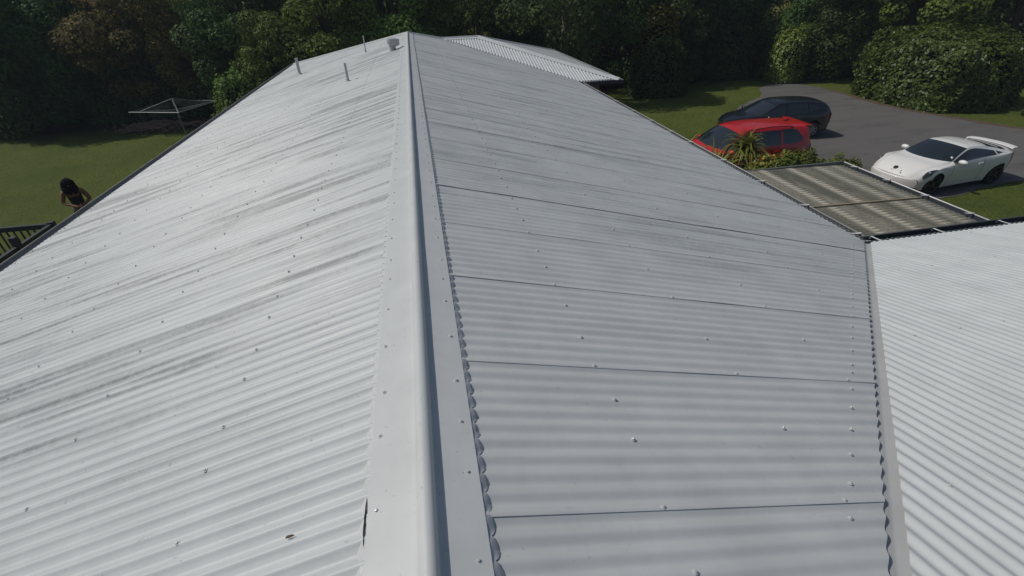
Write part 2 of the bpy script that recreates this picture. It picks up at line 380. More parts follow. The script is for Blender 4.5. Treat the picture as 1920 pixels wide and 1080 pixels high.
# dressed edges: the flange's soft lip worked down into each pan
def lip(side, name, m, y0, y1, x0, w0, w1, dens):
    mb = MB(); rows = []; n = int((y1-y0)/PIT*dens); sg = 1 if side > 0 else -1
    for i in range(n+1):
        y = y0+(y1-y0)*i/n; c = corr(y)/AMP; ci = math.floor((y-U0-.012)/PIT+.5)
        rnd = mn.noise(Vector((ci*5.7, 2.2*sg, 0)))
        pan = (1-c)/2                                # 1 in the pan, 0 on the crest
        wv = w0+(w1+.009*rnd)*pan**(.30 if sg > 0 else .6); row = []; pb = pan**.5
        wx = .004*mn.noise(Vector((y*.35, 7, 0)))
        for j in range(6):
            t = j/5; x = x0+wv*t; hh = .0108*(1-t)+(corr(y)+.0018)*t+.0065*math.sin(t*PI)*pb*t-.003*math.sin(t*PI)*(1-pb)+.002*rnd*math.sin(t*PI)-.0025*math.sin(t*PI)*math.sin(2*PI*(y-U0-.012)/PIT)
            hh += .0016*math.sin(t*9+rnd*5)*pan
            row.append((sg*x+wx, y, -x*TA+hh))
        rows.append(row)
    mb.grid(rows); return mb.build(name, m, house, smooth=True)
lip(1, 'dressed_edge', m_lead, -1.2, 18.7, .174, .011, .019, 14)
lip(-1, 'dressed_edge', m_flash, -1.2, 18.7, .193, .010, .022, 10)
# split in the sealed left edge
mb = MB(); P = []
for i in range(13):
    t = i/12; y = .86+.17*t; wd = .0035*math.sin(t*PI)**.7*(1+.5*mn.noise(Vector((t*9, 0, 0)))); x = -.2035+.003*mn.noise(Vector((t*5, 3, 0)))
    P.append([(x-wd, y, -abs(x)*TA+.0115), (x+wd, y, -abs(x)*TA+.0125)])
mb.grid(P); mb.build('edge_split', mat('split_dark', (.015, .015, .017), .9), house)
# wing ridge caps, hips
def cap_line(name, a, b, w=.16, r=.03, lift=.014):
    a = Vector(a); b = Vector(b); t = (b-a).normalized(); sd_ = t.cross(Vector((0, 0, 1))).normalized(); up = sd_.cross(t); mb = MB(); rows = []
    hipdrop = .19 if abs(t.z) > .02 else TA
    for i in range(9):
        p = a.lerp(b, i/8); row = []
        for x, h in [(-w, -w*hipdrop), (-r, -r*hipdrop), (-r*.8, r*.7), (0, r*1.25), (r*.8, r*.7), (r, -r*hipdrop), (w, -w*hipdrop)]:
            row.append(p+sd_*x+up*(h+lift))
        rows.append(row)
    mb.grid(rows); return mb.build(name, m_flash, house, smooth=True, angle=40)
cap_line('ridge_cap', (.1, -VO, .0), (14, -VO, .0))
cap_line('ridge_cap', (1.2, R2Y, R2Z), (R2X, R2Y, R2Z))
cap_line('hip_cap', (R2X, R2Y, R2Z), (C2X, YN2, R2Z-(R2Y-YN2)*TA))
cap_line('hip_cap', (R2X, R2Y, R2Z), (C2X, YF, R2Z-(YF-R2Y)*TA))
cap_line('hip_cap', (0, HIPY, 0), (XL, HIPY-XL, XL*TA))
cap_line('hip_cap', (0, HIPY, 0), (1.2, HIPY+1.2, -1.2*TA))
# valley trays
def tray(a, b, wd):
    mb = MB(); a = Vector(a); b = Vector(b); t = (b-a).normalized(); s_ = Vector((t.y, -t.x, 0)).normalized(); rows = []
    for i in range(13):
        p = a.lerp(b, i/12); rows.append([p+s_*q*wd+Vector((0, 0, -.012+abs(q)*wd*.18)) for q in (-1.7, -1, -.55, -.08, 0, .08, .55, 1, 1.7)])
    mb.grid(rows)
    o = mb.build('valley_tray', m_valley, house, smooth=True, angle=30)
    if o.data.polygons[0].normal.z < 0: o.data.flip_normals()
    return o
DZ = -.006
tray((.05, .05-VO, -.05*TA+DZ), (XR+.1, XR+.1-VO, -(XR+.1)*TA+DZ), .075)
tray((.05, -VO-.05, -.05*TA+DZ), (5.2, -VO-5.2, -5.2*TA+DZ), .075)
tray((XR+.03, 21.25-XR, -XR*TA+DZ), (1.25, 20.03, -1.25*TA+DZ), .06)

# gutters: U channels with a rolled lip
def gutter(a, b, out, wd, dp, m, mlip, miner, lift=0., liproll=.012, name='gutter'):
    a = Vector(a); b = Vector(b); out = Vector(out); t = (b-a).normalized(); g = MB()
    prof = [(0, .0), (0, -dp), (wd*.15, -dp-.01), (wd*.85, -dp-.01), (wd, -dp+.02), (wd, lift)]
    prof_in = [(wd-.006, lift), (wd-.006, -dp+.024), (wd*.85, -dp), (.006, -dp), (.006, 0)]
    rows = []
    for i in range(2):
        p = a if i == 0 else b
        rows.append([p+out*x+Vector((0, 0, z)) for x, z in prof])
    g.grid(rows, 0); rows = []
    for i in range(2):
        p = a if i == 0 else b; rows.append([p+out*x+Vector((0, 0, z)) for x, z in prof_in])
    g.grid(rows, 1)
    for p in (a, b): g.add([p+out*x+Vector((0, 0, z)) for x, z in prof], [tuple(range(6))], 0)
    o = g.build(name, [m, miner], house)
    l = MB(); l.tube([a+out*(wd+.002)+Vector((0, 0, lift)), b+out*(wd+.002)+Vector((0, 0, lift))], liproll, 8); l.build('gutter_lip', mlip, o, smooth=True)
    return o
def strap(g, c, out, along, ln, m, up=.012):
    out = Vector(out); c = Vector(c); al = Vector(along); b_ = MB(); rows = []
    for x, z in ((-.05, up+.012), (-.02, up+.006), (ln*.5, up-.002), (ln+.012, up-.004), (ln+.02, up-.03), (ln+.016, up-.045)):
        rows.append([c+out*x+al*q+Vector((0, 0, z)) for q in (-.014, .014)])
    b_.grid(rows); return b_.build('gutter_strap', m, g)
zeL = XL*TA; zeR = -XR*TA
gL = gutter((XL+.035, -6, zeL-.008), (XL+.035, YF+.1, zeL-.008), (-1, 0, 0), .225, .06, m_gutM, m_gutM, m_gutM, lift=-.02, liproll=.012)
gR = gutter((XR-.03, YW+.12, zeR-.012), (XR-.03, YN2-.1, zeR-.012), (1, 0, 0), .125, .09, m_gutD, m_gutL, m_gutIn, liproll=.009)
for y in (4.41+.11, 5.46, 6.46, 7.57, 8.76, 9.60, 10.58, 11.64, 12.81, 14.24, 15.3): strap(gR, (XR-.03, y, zeR), (1, 0, 0), (0, 1, 0), .12, m_strap, .014)
gW = gutter((XR-.02, YW-.02, zeR-.012), (14, YW-.02, zeR-.012), (0, 1, 0), .14, .11, m_gutD, m_gutD, m_gutD, lift=.01)
for x in (5.47, 6.38, 7.37, 8.4, 9.4, 10.4): strap(gW, (x, YW-.02, zeR), (0, 1, 0), (1, 0, 0), .10, m_strap, .016)
z2 = R2Z-(R2Y-YN2)*TA
g2 = gutter((XR+.1, YN2+.03, z2-.012), (C2X+.05, YN2+.03, z2-.012), (0, -1, 0), .12, .1, m_gutD, m_gutD, m_gutIn)
g3 = gutter((C2X-.03, YN2-.1, z2-.012), (C2X-.03, YF, z2-.012), (1, 0, 0), .12, .1, m_gutD, m_gutL, m_gutIn)
for i in range(9): strap(g3, (C2X-.03, 16.3+i*.9, z2), (1, 0, 0), (0, 1, 0), .115, m_strap, .012)

# walls, soffit, fascia, windows
mb = MB()
OUT = [(XL+.5, -6), (XR-.5, -6.0), (XR-.5, -5.8), (13.7, -5.8), (13.7, YW-.5), (XR-.5, YW-.5), (XR-.5, YN2+.5), (C2X-.5, YN2+.5), (C2X-.5, YF-.5), (XL+.5, YF-.5)]
n = len(OUT)
for i in range(n):
    a = OUT[i]; b = OUT[(i+1) % n]; zb_ = min(gz(a[0]), gz(b[0]))-.2
    mb.add([(a[0], a[1], zb_), (b[0], b[1], zb_), (b[0], b[1], -1.52), (a[0], a[1], -1.52)], [(0, 1, 2, 3)])
mb.build('wall', m_wall, house)
mb = MB(); E2 = [(XL+.02, -6), (XR-.03, -6), (XR-.03, -6), (14, -6.2), (14, YW-.03), (XR-.04, YW-.03), (XR-.04, YN2+.04), (C2X-.04, YN2+.04), (C2X-.04, YF), (XL+.02, YF)]
mb.add([(x, y, -1.53) for x, y in E2], [tuple(range(len(E2)))]); mb.build('soffit', m_soffit, house)
fb = MB()
for a, b in (((XL+.025, -6), (XL+.025, YF)), ((XR-.04, YW), (XR-.04, YN2)), ((XR-.04, YW-.03), (14, YW-.03)), ((XR, YN2+.04), (C2X-.03, YN2+.04)), ((C2X-.04, YN2), (C2X-.04, YF))):
    cx, cy = (a[0]+b[0])/2, (a[1]+b[1])/2; dx, dy = abs(a[0]-b[0])+.02, abs(a[1]-b[1])+.02
    fb.box((cx, cy, -1.475), (dx, dy, .13))
fb.build('fascia', m_gutD, house)
def window(c, ax, wd, ht, sill=True):
    f = MB(); c = Vector(c); ax = Vector(ax); nx = Vector((ax.y, -ax.x, 0))
    def bx(u, z, w_, h_, d_, off, tgt): tgt.box(c+ax*u+Vector((0, 0, z))+nx*off, (abs(ax.x)*w_+abs(nx.x)*d_, abs(ax.y)*w_+abs(nx.y)*d_, h_))
    for s_ in (-1, 1): bx(s_*(wd/2+.03), 0, .06, ht+.12, .06, .03, f)
    for s_ in (-1, 1): bx(0, s_*(ht/2+.03), wd, .06, .06, .03, f)
    bx(0, 0, .04, ht, .04, .03, f)
    o = f.build('window', m_frame, house); g = MB(); bx(0, 0, wd, ht, .01, .012, g); g.build('pane', m_glass, o)
for y in (6.4, 9.6, 13): window((XR-.5, y, -2.7), (0, 1, 0), 1.6, 1.1)
for y in (2.5, 8.0, 13, 18.5): window((XL+.5, y, -2.7), (0, -1, 0), 1.6, 1.1)
window((5.5, YN2+.5, -2.7), (1, 0, 0), .6, .9)
window((C2X-.5, 19.5, -2.7), (0, 1, 0), 1.6, 1.1)

# roof screws
smb = MB(); smb.lathe([(0.0001, 0), (.0088, 0), (.0094, .0012), (.0088, .0024), (.006, .003)], n=10, mi=1)
smb.lathe([(.0052, .0028), (.0052, .0065), (.004, .0078), (.0001, .0080)], n=6, mi=0)
screw0 = smb.build('screw', [m_screw, m_washer], house, shift=False, smooth=True, angle=35)
scr_pos = []
def crest(u): return U0+.012+round((u-U0-.012)/PIT)*PIT
def add_scr(pt, u, s, ang, h=AMP+.001): scr_pos.append((Vector(pt(u, s, h)), ang))
rs = random.Random(3)
ANG = {'R': Matrix.Rotation(R(15), 3, 'Y'), 'L': Matrix.Rotation(R(-15), 3, 'Y'), 'W': Matrix.Rotation(R(-15), 3, 'X'), 'N': Matrix.Rotation(R(15), 3, 'X')}
def row(pt, key, s, y0, y1, steps, h=AMP+.001, jit=.012):
    k = 0; y = y0
    while y < y1:
        add_scr(pt, crest(y), s+rs.uniform(-jit, jit), key, h); y += PIT*steps[k % len(steps)]; k += 1
row(ptR, 'R', .135, .70, 18, (4, 3, 3, 4), .0125, .004)
row(ptL, 'L', .160, .66, 18, (4, 4, 3, 4), .0125, .004)
for s in (.82, 1.64, 2.40, 3.2, 4.0, 4.75): row(ptR, 'R', s, max(.67, s-VO+.25), 18 if s < 3 else 15.6, (3, 4, 3, 3) if s < 1 else (5, 5, 4, 6))
for s in (.89, 1.75, 2.6, 3.45, 4.25, 4.95): row(ptL, 'L', s, .6, 18, (4, 3, 4, 3) if s < 1 else (4, 5, 4, 5))
y = .40
while y < 4.1:
    yy = crest(y); add_scr(ptR, yy, yy+VO-.235, 'R'); y += PIT*rs.choice((2, 2, 2, 3, 1))
for s in (1.9, 3.1, 4.3, 5.15):
    x = s+.3
    while x < 12: add_scr(ptW, crest(x), s, 'W'); x += PIT*5
camp = Vector((.138, 0, 1.39))
scr_pos.sort(key=lambda q: (q[0]-camp).length if q[0].y > .4 else 99)
hl = house.location
for i, (p, key) in enumerate(scr_pos[:100]):
    o = screw0 if i == 0 else screw0.copy()
    if i: COL.objects.link(o); o.parent = house
    o.location = p-hl; o.rotation_euler = (ANG[key] @ Matrix.Rotation(rs.uniform(0, 6), 3, 'Z') @ Matrix.Rotation(rs.uniform(-.12, .12), 3, 'X')).to_euler()
sm = MB(); base_v = [Vector(v.co) for v in screw0.data.vertices]; base_f = [tuple(f.vertices) for f in screw0.data.polygons]; base_m = [f.material_index for f in screw0.data.polygons]
for p, key in scr_pos[100:]:
    n0 = len(sm.v); sm.v += [tuple(ANG[key] @ v+p) for v in base_v]; sm.f += [tuple(i+n0 for i in f) for f in base_f]; sm.m += base_m
o = sm.build('screws', [m_screw, m_washer], house); o['kind'] = 'stuff'

lf = MB(); lf.grid([[(-.475, .985, -.115), (-.470, .992, -.112)], [(-.460, .980, -.110), (-.452, .990, -.106)], [(-.445, .984, -.108), (-.442, .986, -.107)]])
tag(lf.build('fallen_leaf', m_litter), 'small dark fallen leaf lying on the near left roof slope', 'leaf')
# vent pipes and cowl
def pipe(x, y, z, r, h, boot=True):
    p = MB(); p.lathe([(r*.9, -.1), (r, 0), (r, h), (r*.82, h), (r*.82, h-.1), (.001, h-.1)], (x, y, z), 16); o = p.build('vent_pipe', m_pvc, house, smooth=True, angle=40)
    b_ = MB(); b_.lathe([(r*2.3, -.012), (r*2.1, .012), (r*1.45, .02), (r*1.2, .06), (r*1.02, .065)], (x, y, z), 16, Matrix.Rotation(R(-15), 3, 'Y')); b_.build('pipe_boot', m_pvc, o, smooth=True)
pipe(-3.6, 17.75, -.965, .045, .50); pipe(-1.37, 11.78, -.368, .026, .375); pipe(-1.36, 17.29, -.365, .017, .47)
T = Matrix.Rotation(R(9), 3, 'Y')
cw = MB(); cw.lathe([(.10, -.06), (.095, .0), (.085, .08), (.08, .2), (.001, .2)], (-.42, 14.83, -.115), 20); stem = cw.build('roof_vent', m_pvc, house, smooth=True, angle=40)
cc = MB(); cc.lathe([(.085, .13), (.15, .15), (.165, .17), (.165, .29), (.15, .305), (.03, .315), (.001, .315)], (-.42, 14.83, -.115), 24, T); cc.build('cowl', m_pvc, stem, smooth=True, angle=40)

# ------------------------------------------------------------------ translucent patio canopy
can = empty('patio_canopy', (6.5, 5.8, GR)); tag(can, 'low patio canopy of grimy translucent corrugated plastic on timber battens', 'canopy')
def plast(n, b):
    tc = coords(n, (1.6, .35, 1)); s1 = noise(n, coords(n, (2.6, .5, 1)), 1.3, 4, .6); sp = noise(n, coords(n), 26, 4, .7)
    d = ramp(n, s1, [(.42, (0, 0, 0)), (.62, (1, 1, 1))]).outputs[0]; d = mth(n, 'MULTIPLY', d, ramp(n, sp, [(.3, (.3, .3, .3)), (.6, (1, 1, 1))]).outputs[0])
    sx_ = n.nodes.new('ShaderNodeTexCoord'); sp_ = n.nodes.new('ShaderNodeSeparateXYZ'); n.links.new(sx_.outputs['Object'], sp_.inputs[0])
    lit_band = None  # pale bands painted into the sheet for battens showing sunlit through it
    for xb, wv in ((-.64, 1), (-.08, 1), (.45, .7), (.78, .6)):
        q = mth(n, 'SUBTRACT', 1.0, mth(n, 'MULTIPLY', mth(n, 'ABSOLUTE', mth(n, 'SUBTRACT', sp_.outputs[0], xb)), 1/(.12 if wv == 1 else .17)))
        q = mth(n, 'MULTIPLY', mth(n, 'MAXIMUM', q, 0), wv*2.2); lit_band = q if lit_band is None else mth(n, 'ADD', lit_band, q)
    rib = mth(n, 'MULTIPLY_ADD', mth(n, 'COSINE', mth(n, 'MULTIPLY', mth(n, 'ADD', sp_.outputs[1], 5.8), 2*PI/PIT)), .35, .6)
    lit_band = mth(n, 'MINIMUM', mth(n, 'MULTIPLY', mth(n, 'MULTIPLY', lit_band, rib), mth(n, 'MULTIPLY_ADD', sp, .8, .35)), 1.0)
    d = mth(n, 'MAXIMUM', mth(n, 'MULTIPLY', d, .5), lit_band)
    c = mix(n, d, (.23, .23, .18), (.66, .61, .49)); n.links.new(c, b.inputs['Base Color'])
    t = n.nodes.new('ShaderNodeBsdfTransparent'); t.inputs[0].default_value = (.62, .62, .5, 1)
    ms = n.nodes.new('ShaderNodeMixShader'); n.links.new(mth(n, 'MULTIPLY_ADD', d, .25, .62), ms.inputs[0])
    n.links.new(t.outputs[0], ms.inputs[1]); n.links.new(b.outputs[0], ms.inputs[2]); n.links.new(ms.outputs[0], n.nodes['Material Output'].inputs[0])
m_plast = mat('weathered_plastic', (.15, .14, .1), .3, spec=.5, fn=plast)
m_batten = mat('canopy_timber', (.36, .30, .2), .7)
ZC = -1.52
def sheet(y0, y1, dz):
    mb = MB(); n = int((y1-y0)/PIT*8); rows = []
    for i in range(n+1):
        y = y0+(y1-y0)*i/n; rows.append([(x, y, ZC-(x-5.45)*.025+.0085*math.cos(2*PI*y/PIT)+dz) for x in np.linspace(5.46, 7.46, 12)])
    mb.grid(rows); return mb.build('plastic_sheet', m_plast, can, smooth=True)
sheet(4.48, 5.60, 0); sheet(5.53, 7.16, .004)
for x in (5.86, 6.42, 6.95): b_ = MB(); b_.box((x, 5.82, ZC-.05-(x-5.45)*.025), (.07, 2.66, .07)); b_.build('batten', m_batten, can)
b_ = MB(); b_.box((6.46, 5.55, ZC+.014-.025), (2.0, .022, .012), Matrix.Rotation(R(1.43), 3, 'Y')); b_.build('lap_strip', m_batten, can)
m_dkt = mat('canopy_beam', (.10, .11, .11), .6)
for (c, d) in (((6.46, 7.18, ZC-.06), (2.05, .045, .14)), ((6.46, 4.5, ZC-.10), (2.05, .045, .10)), ((5.49, 5.82, ZC-.10), (.045, 2.6, .10)), ((7.47, 5.82, ZC-.13), (.045, 2.7, .14))):
    b_ = MB(); b_.box(c, d); b_.build('beam', m_dkt, can)
for x, y in ((7.45, 4.56), (7.45, 7.12)): b_ = MB(); b_.box((x, y, (ZC-.2+GR)/2), (.09, .09, ZC-.2-GR)); b_.build('post', m_dkt, can)
cg = MB(); zc_ = ZC-.055; rows = [[(7.50, y, zc_+.01), (7.50, y, zc_-.07), (7.60, y, zc_-.07), (7.60, y, zc_+.015)] for y in (4.44, 7.24)]; cg.grid(rows); cgo = cg.build('gutter', m_gutD, can)
l = MB(); l.tube([(7.604, 4.44, zc_+.02), (7.604, 7.24, zc_+.02)], .010, 8); l.build('gutter_lip', m_strap, cgo, smooth=True)
for y in (4.87, 5.56, 6.25, 6.93): strap(cgo, (7.49, y, zc_+.03), (1, 0, 0), (0, 1, 0), .10, m_strap, .012)

# ------------------------------------------------------------------ deck railing, lower left
deck = empty('deck', (-8.4, 8.6, GL)); tag(deck, 'dark stained timber deck with slatted railing below the left eave', 'deck')
b_ = MB(); b_.box((-9.9, 7.6, -3.55), (4.5, 6.1, .1)); b_.build('deck_floor', m_deck, deck)
for x in (-11.9, -9.9, -7.8):
    for y in (4.9, 7.7, 10.4): b_ = MB(); b_.box((x, y, (-3.6+GL)/2), (.12, .12, -3.6-GL)); b_.build('deck_post', m_rail, deck)
def rail(a, b, posts):
    a = Vector(a); b = Vector(b); L = (b-a).length; t = (b-a).normalized(); rot = Matrix.Rotation(math.atan2(t.y, t.x), 3, 'Z')
    m_ = MB(); c = (a+b)/2
    m_.box(c+Vector((0, 0, -.02)), (L, .07, .035), rot); m_.box(c+Vector((0, 0, -.92)), (L, .05, .06), rot); m_.box(c+Vector((0, 0, -.075)), (L-.02, .04, .06), rot)
    r_ = m_.build('rail', m_rail, deck)
    bl = MB(); n = int(L/.125)
    for i in range(1, n): bl.box(a+t*(L*i/n)+Vector((0, 0, -.50)), (.024, .024, .80), rot)
    bl.build('balusters', m_rail, deck)['kind'] = 'stuff'
    for q in posts: p_ = MB(); up_ = .17 if .5 < q < 1.5 else .03; p_.box(a+t*q+Vector((0, 0, (up_-1.06)/2)), (.10, .10, 1.06+up_), rot); p_.build('rail_post', m_rail, deck)
rail((-7.62, 10.52, -2.5), (-11.9, 10.62, -2.5), (0, 4.2)); rail((-7.62, 10.46, -2.5), (-7.66, 5.0, -2.5), (.95, 2.4, 4.2))

# pale pointed palings beyond the left eave
pl = empty('paling_stakes', (-8.45, 30.2, GL)); tag(pl, 'two pale pointed palings standing up beyond the left gutter', 'stakes')
for dx, h in ((-.14, 1.85), (.24, 2.06)):
    b_ = MB(); x = -8.45+dx
    vs = [(x-.11, 30.2, GL), (x+.11, 30.2, GL), (x+.12, 30.2, GL+h-.22), (x-.10, 30.2, GL+h)]
    b_.add(vs+[(a, bb+.05, c) for a, bb, c in vs], [(0, 1, 2, 3), (7, 6, 5, 4), (0, 4, 5, 1), (1, 5, 6, 2), (2, 6, 7, 3), (3, 7, 4, 0)]); b_.build('paling', mat('bleached_wood', (.3, .3, .28), .8), pl)

# ------------------------------------------------------------------ rotary clothesline
def clothesline():
    bx, by = -12.0, 27.72; r_ = empty('rotary_clothesline', (bx, by, GL)); tag(r_, 'galvanised rotary clothesline on a single pole at the lawn edge', 'clothesline')
    m = mat('galvanised_steel', (.20, .22, .22), .5, metal=.3)
    top = Vector((bx, by, GL+1.88)); p = MB(); p.tube([(bx, by, GL), (bx, by, GL+1.9)], [.035, .03], 10); p.tube([(bx, by, GL+.95), (bx, by, GL+1.05)], .06, 10); p.tube([(bx, by, GL+.98), (bx+.25, by-.05, GL+1.0)], .015, 6); p.build('pole', m, r_, smooth=True, angle=40)
    z = GL+1.52; a0 = R(25); tips = [Vector((bx+math.cos(a0+k*PI/2)*1.95, by+math.sin(a0+k*PI/2)*1.95, z)) for k in range(4)]
    for t in tips:
        b_ = MB(); b_.tube([Vector((bx, by, GL+1.35)), t], .02, 6); b_.build('arm', m, r_)
        b_ = MB(); b_.tube([top, Vector((bx, by, GL+1.35)).lerp(t, .78)], .02, 6); b_.build('stay', m, r_)
    for k in range(4):
        b_ = MB(); b_.tube([tips[k], tips[(k+1) % 4]], .018 if k in (2, 3) else .008, 6); b_.build('outer_bar', m, r_)
    ln = MB(); c0 = Vector((bx, by, GL+1.35))
    for q in (.45, .6, .75, .88):
        for k in range(4): ln.tube([c0.lerp(tips[k], q), c0.lerp(tips[(k+1) % 4], q)], .004, 4)
    ln.build('lines', mat('line_cord', (.3, .32, .3), .6), r_)
clothesline()

# ------------------------------------------------------------------ vegetation
def leaf_object(name, pos, nrm, size, m, parent, aspect=.62, fold=.25):
    """many small folded leaves (two triangles-pairs each) built in one mesh"""
    N = len(pos); rng = RNG
    t = rng.normal(size=(N, 3)); t -= nrm*(t*nrm).sum(1)[:, None]; t /= np.linalg.norm(t, axis=1)[:, None]+1e-9
    b = np.cross(nrm, t); s = size[:, None]
    p0 = pos-t*s*.5; p2 = pos+t*s*.5; p1 = pos+b*s*aspect*.5+nrm*s*fold*.3; p3 = pos-b*s*aspect*.5+nrm*s*fold*.3
    V = np.stack([p0, p1, p2, p3], 1).reshape(-1, 3).astype(np.float32)
    me = bpy.data.meshes.new(name); me.vertices.add(4*N); me.vertices.foreach_set('co', V.ravel())
    i0 = (np.arange(N)*4)[:, None]; L = np.concatenate([i0, i0+1, i0+2, i0+3], 1).ravel().astype(np.int32)
    me.loops.add(4*N); me.loops.foreach_set('vertex_index', L); me.polygons.add(N)
    me.polygons.foreach_set('loop_start', (np.arange(N)*4).astype(np.int32)); me.polygons.foreach_set('loop_total', np.full(N, 4, np.int32))
    me.update(); me.validate(); me.materials.append(m)
    o = bpy.data.objects.new(name, me); COL.objects.link(o); o.parent = parent
    return o
def crown_pts(cl, per, spread=1.0):
    """cl: list of (centre, radius, squash); leaves lie in the outer shell of each clump"""
    P = []; Nn = []
    for c, r, q in cl:
        k = int(per*r*r); d = RNG.normal(size=(k, 3)); d /= np.linalg.norm(d, axis=1)[:, None]
        d[:, 2] = np.where(RNG.random(k) < .25, np.abs(d[:, 2]), d[:, 2])
        rad = r*(.72+.32*RNG.random(k)**.6); p = np.array(c)+d*rad[:, None]*np.array([1, 1, q])
        nn = d*1.0+RNG.normal(size=(k, 3))*.38+np.array([0, 0, .25]); nn /= np.linalg.norm(nn, axis=1)[:, None]
        P.append(p); Nn.append(nn)
    return np.concatenate(P), np.concatenate(Nn)
def tree(name, label, cat, loc, H, rad, base, leafm, barkm, seed, leaf=.17, nclump=46, per=130, group=None, droop=0, lean=0, trunk_r=.18, squash=.75, bottom=.55):
    rng = np.random.default_rng(seed); r_ = empty(name, loc); tag(r_, label, cat, group)
    cl = []; rnd = random.Random(seed)
    for i in range(nclump):
        t = rng.random()**.9; zz = base+(H-base)*t; prof = math.sin(PI*min(1, .12+.88*t)**.8)**.6*(1-bottom*max(0, .3-t)); prof = max(.3, prof)
        a = rng.random()*2*PI; rr = rad*prof*(.45+.5*rng.random()**.5); r = rad*(.17+.24*rng.random()**1.5)
        cl.append(((math.cos(a)*rr+lean*t, math.sin(a)*rr, zz-droop*rr*.4), r, squash))
    p, nn = crown_pts(cl, per)
    leaf_object('crown', p, nn, leaf*(.6+.8*RNG.random(len(p))), leafm, r_)
    tr = MB(); tr.tube([(0, 0, -.3), (lean*.15+.1*rnd.uniform(-1, 1), 0, H*.25), (lean*.4, .1, H*.5), (lean*.7, 0, H*.8)], [trunk_r*1.3, trunk_r, trunk_r*.7, trunk_r*.25], 8)
    for c, r, q in cl[::6]:
        z0 = max(.25*H*rnd.uniform(.5, 1.1), c[2]*.45); s0 = Vector((lean*z0/H*.8, 0, z0)); e = Vector(c); mid = s0.lerp(e, .5)+Vector((rnd.uniform(-.2, .2), rnd.uniform(-.2, .2), rnd.uniform(0, .35)))
        tr.tube([s0, mid, e], [trunk_r*.4, trunk_r*.25, trunk_r*.08], 5)
    tr.build('trunk', barkm, r_, smooth=True, shift=False)
    return r_
def place(src, loc, rz, s, label):
    o = copy_tree(src); o.location = loc; o.rotation_euler = (0, 0, rz); o.scale = (s, s, s*random.uniform(.92, 1.08)); o['label'] = label; return o
GRP = 'trees round the garden'
tA = tree('broadleaf_tree', 'dark broadleaf tree at the far left corner of the lawn', 'tree', (-21.5, 31.8, GL), 8.5, 3.0, .5, m_leafD, m_bark, 1, .17, 76, 520, GRP)
tB = tree('olive_brown_tree', 'drooping olive brown tree behind the clothesline pole', 'tree', (-15.2, 32.2, GL), 8.0, 2.7, 1.9, m_leafO, m_bark, 2, .15, 66, 560, GRP, droop=.5, lean=.8, trunk_r=.15)
tC = tree('leafy_tree', 'mid green leafy tree above the near ridge vents', 'tree', (-4.2, 30.2, GL), 8.2, 2.9, .5, m_leafM, m_bark, 3, .17, 76, 520, GRP)
tD = tree('pale_trunk_tree', 'tall tree with pale forked trunk behind the far wing', 'tree', (8.3, 27.9, GR), 9.4, 3.0, 1.6, m_leafD, m_barkP, 4, .17, 60, 460, GRP, trunk_r=.2)
tE = tree('dense_shrub_tree', 'dense dark shrubby tree reaching the ground beside the far wing', 'tree', (12.4, 30.6, GR), 7.4, 2.7, .4, m_leafD, m_bark, 5, .16, 76, 520, GRP, bottom=0)
L_A = [((-25.5, 33.6), .4, 1.1, 'dark broadleaf tree cut off by the left photo edge'), ((-18.2, 33.4), 2.1, 1.0, 'dark broadleaf tree between the left corner tree and olive brown tree'), ((-8.8, 31.4), 4.0, .95, 'dark broadleaf tree behind the pale pointed palings'), ((17.6, 33.0), 1.5, 1.1, 'dark broadleaf tree directly behind the black car'), ((26.3, 29.4), 5.2, 1.0, 'dark broadleaf tree just left of the big clipped hedge top'), ((34.5, 25.5), 3.3, 1.15, 'dark broadleaf tree behind the right end of the hedge')]
for (x, y), a, s, l in L_A: place(tA, (x, y, gz(x)), a, s, l)
L_B = [((-12.0, 33.5), 2.5, .95, 'smaller olive brown tree right of the clothesline'), ((24.6, 33.6), 1.0, .9, 'brownish tree far back between driveway end and hedge'), ((30.6, 30.2), 4.0, 1.0, 'sparse brownish tree with bare twigs behind the hedge')]
for (x, y), a, s, l in L_B: place(tB, (x, y, gz(x)), a, s, l)
L_C = [((-7.2, 29.0), 2.2, .62, 'low mid green tree nearest the left gutter end'), ((-1.2, 31.4), 1.3, 1.05, 'mid green tree straight above the ridge end'), ((1.9, 32.8), 3.9, .95, 'mid green tree right of the ridge end'), ((29.0, 26.8), 1.1, 1.0, 'mid green tree rising behind the middle of the hedge')]
for (x, y), a, s, l in L_C: place(tC, (x, y, gz(x)), a, s, l)
L_E = [((15.9, 31.4), 2.0, 1.05, 'dense dark shrubby tree above the shaded lawn patch'), ((20.0, 34.0), 3.3, 1.1, 'dense dark shrubby tree behind the sunlit ivy column'), ((5.2, 34.4), .9, 1.1, 'dense dark shrubby tree behind the shed'), ((25.6, 32.4), 4.4, 1.0, 'dense dark shrubby tree at the head of the driveway')]
for (x, y), a, s, l in L_E: place(tE, (x, y, gz(x)), a, s, l)
place(tD, (22.6, 36.0, GR), 2.0, 1.05, 'tall pale trunked tree in the back row above the driveway')
place(tD, (3.4, 31.6, GR), 4.1, .9, 'tall pale trunked tree behind the far wing ridge')
# back row, seen only through gaps
k = 0
BACK = [(-30, 38), (-25, 39), (-20, 38), (-15, 39), (-10, 37.5), (-5.5, 38), (-.5, 38), (4.5, 39.5), (9.5, 38), (14, 38.5), (19, 39), (28, 38), (33, 35), (38, 31), (42, 26), (46, 20)]
for i, (x, y) in enumerate(BACK):
    src = (tA, tE, tC, tA, tE)[i % 5]; nm = ('dark', 'dense', 'mid green', 'dark', 'dense')[i % 5]
    o = place(src, (x, y, gz(x)), i*1.3, 1.15, 'background tree showing through gaps in the front row of trees'); o['group'] = 'background trees behind the front row'
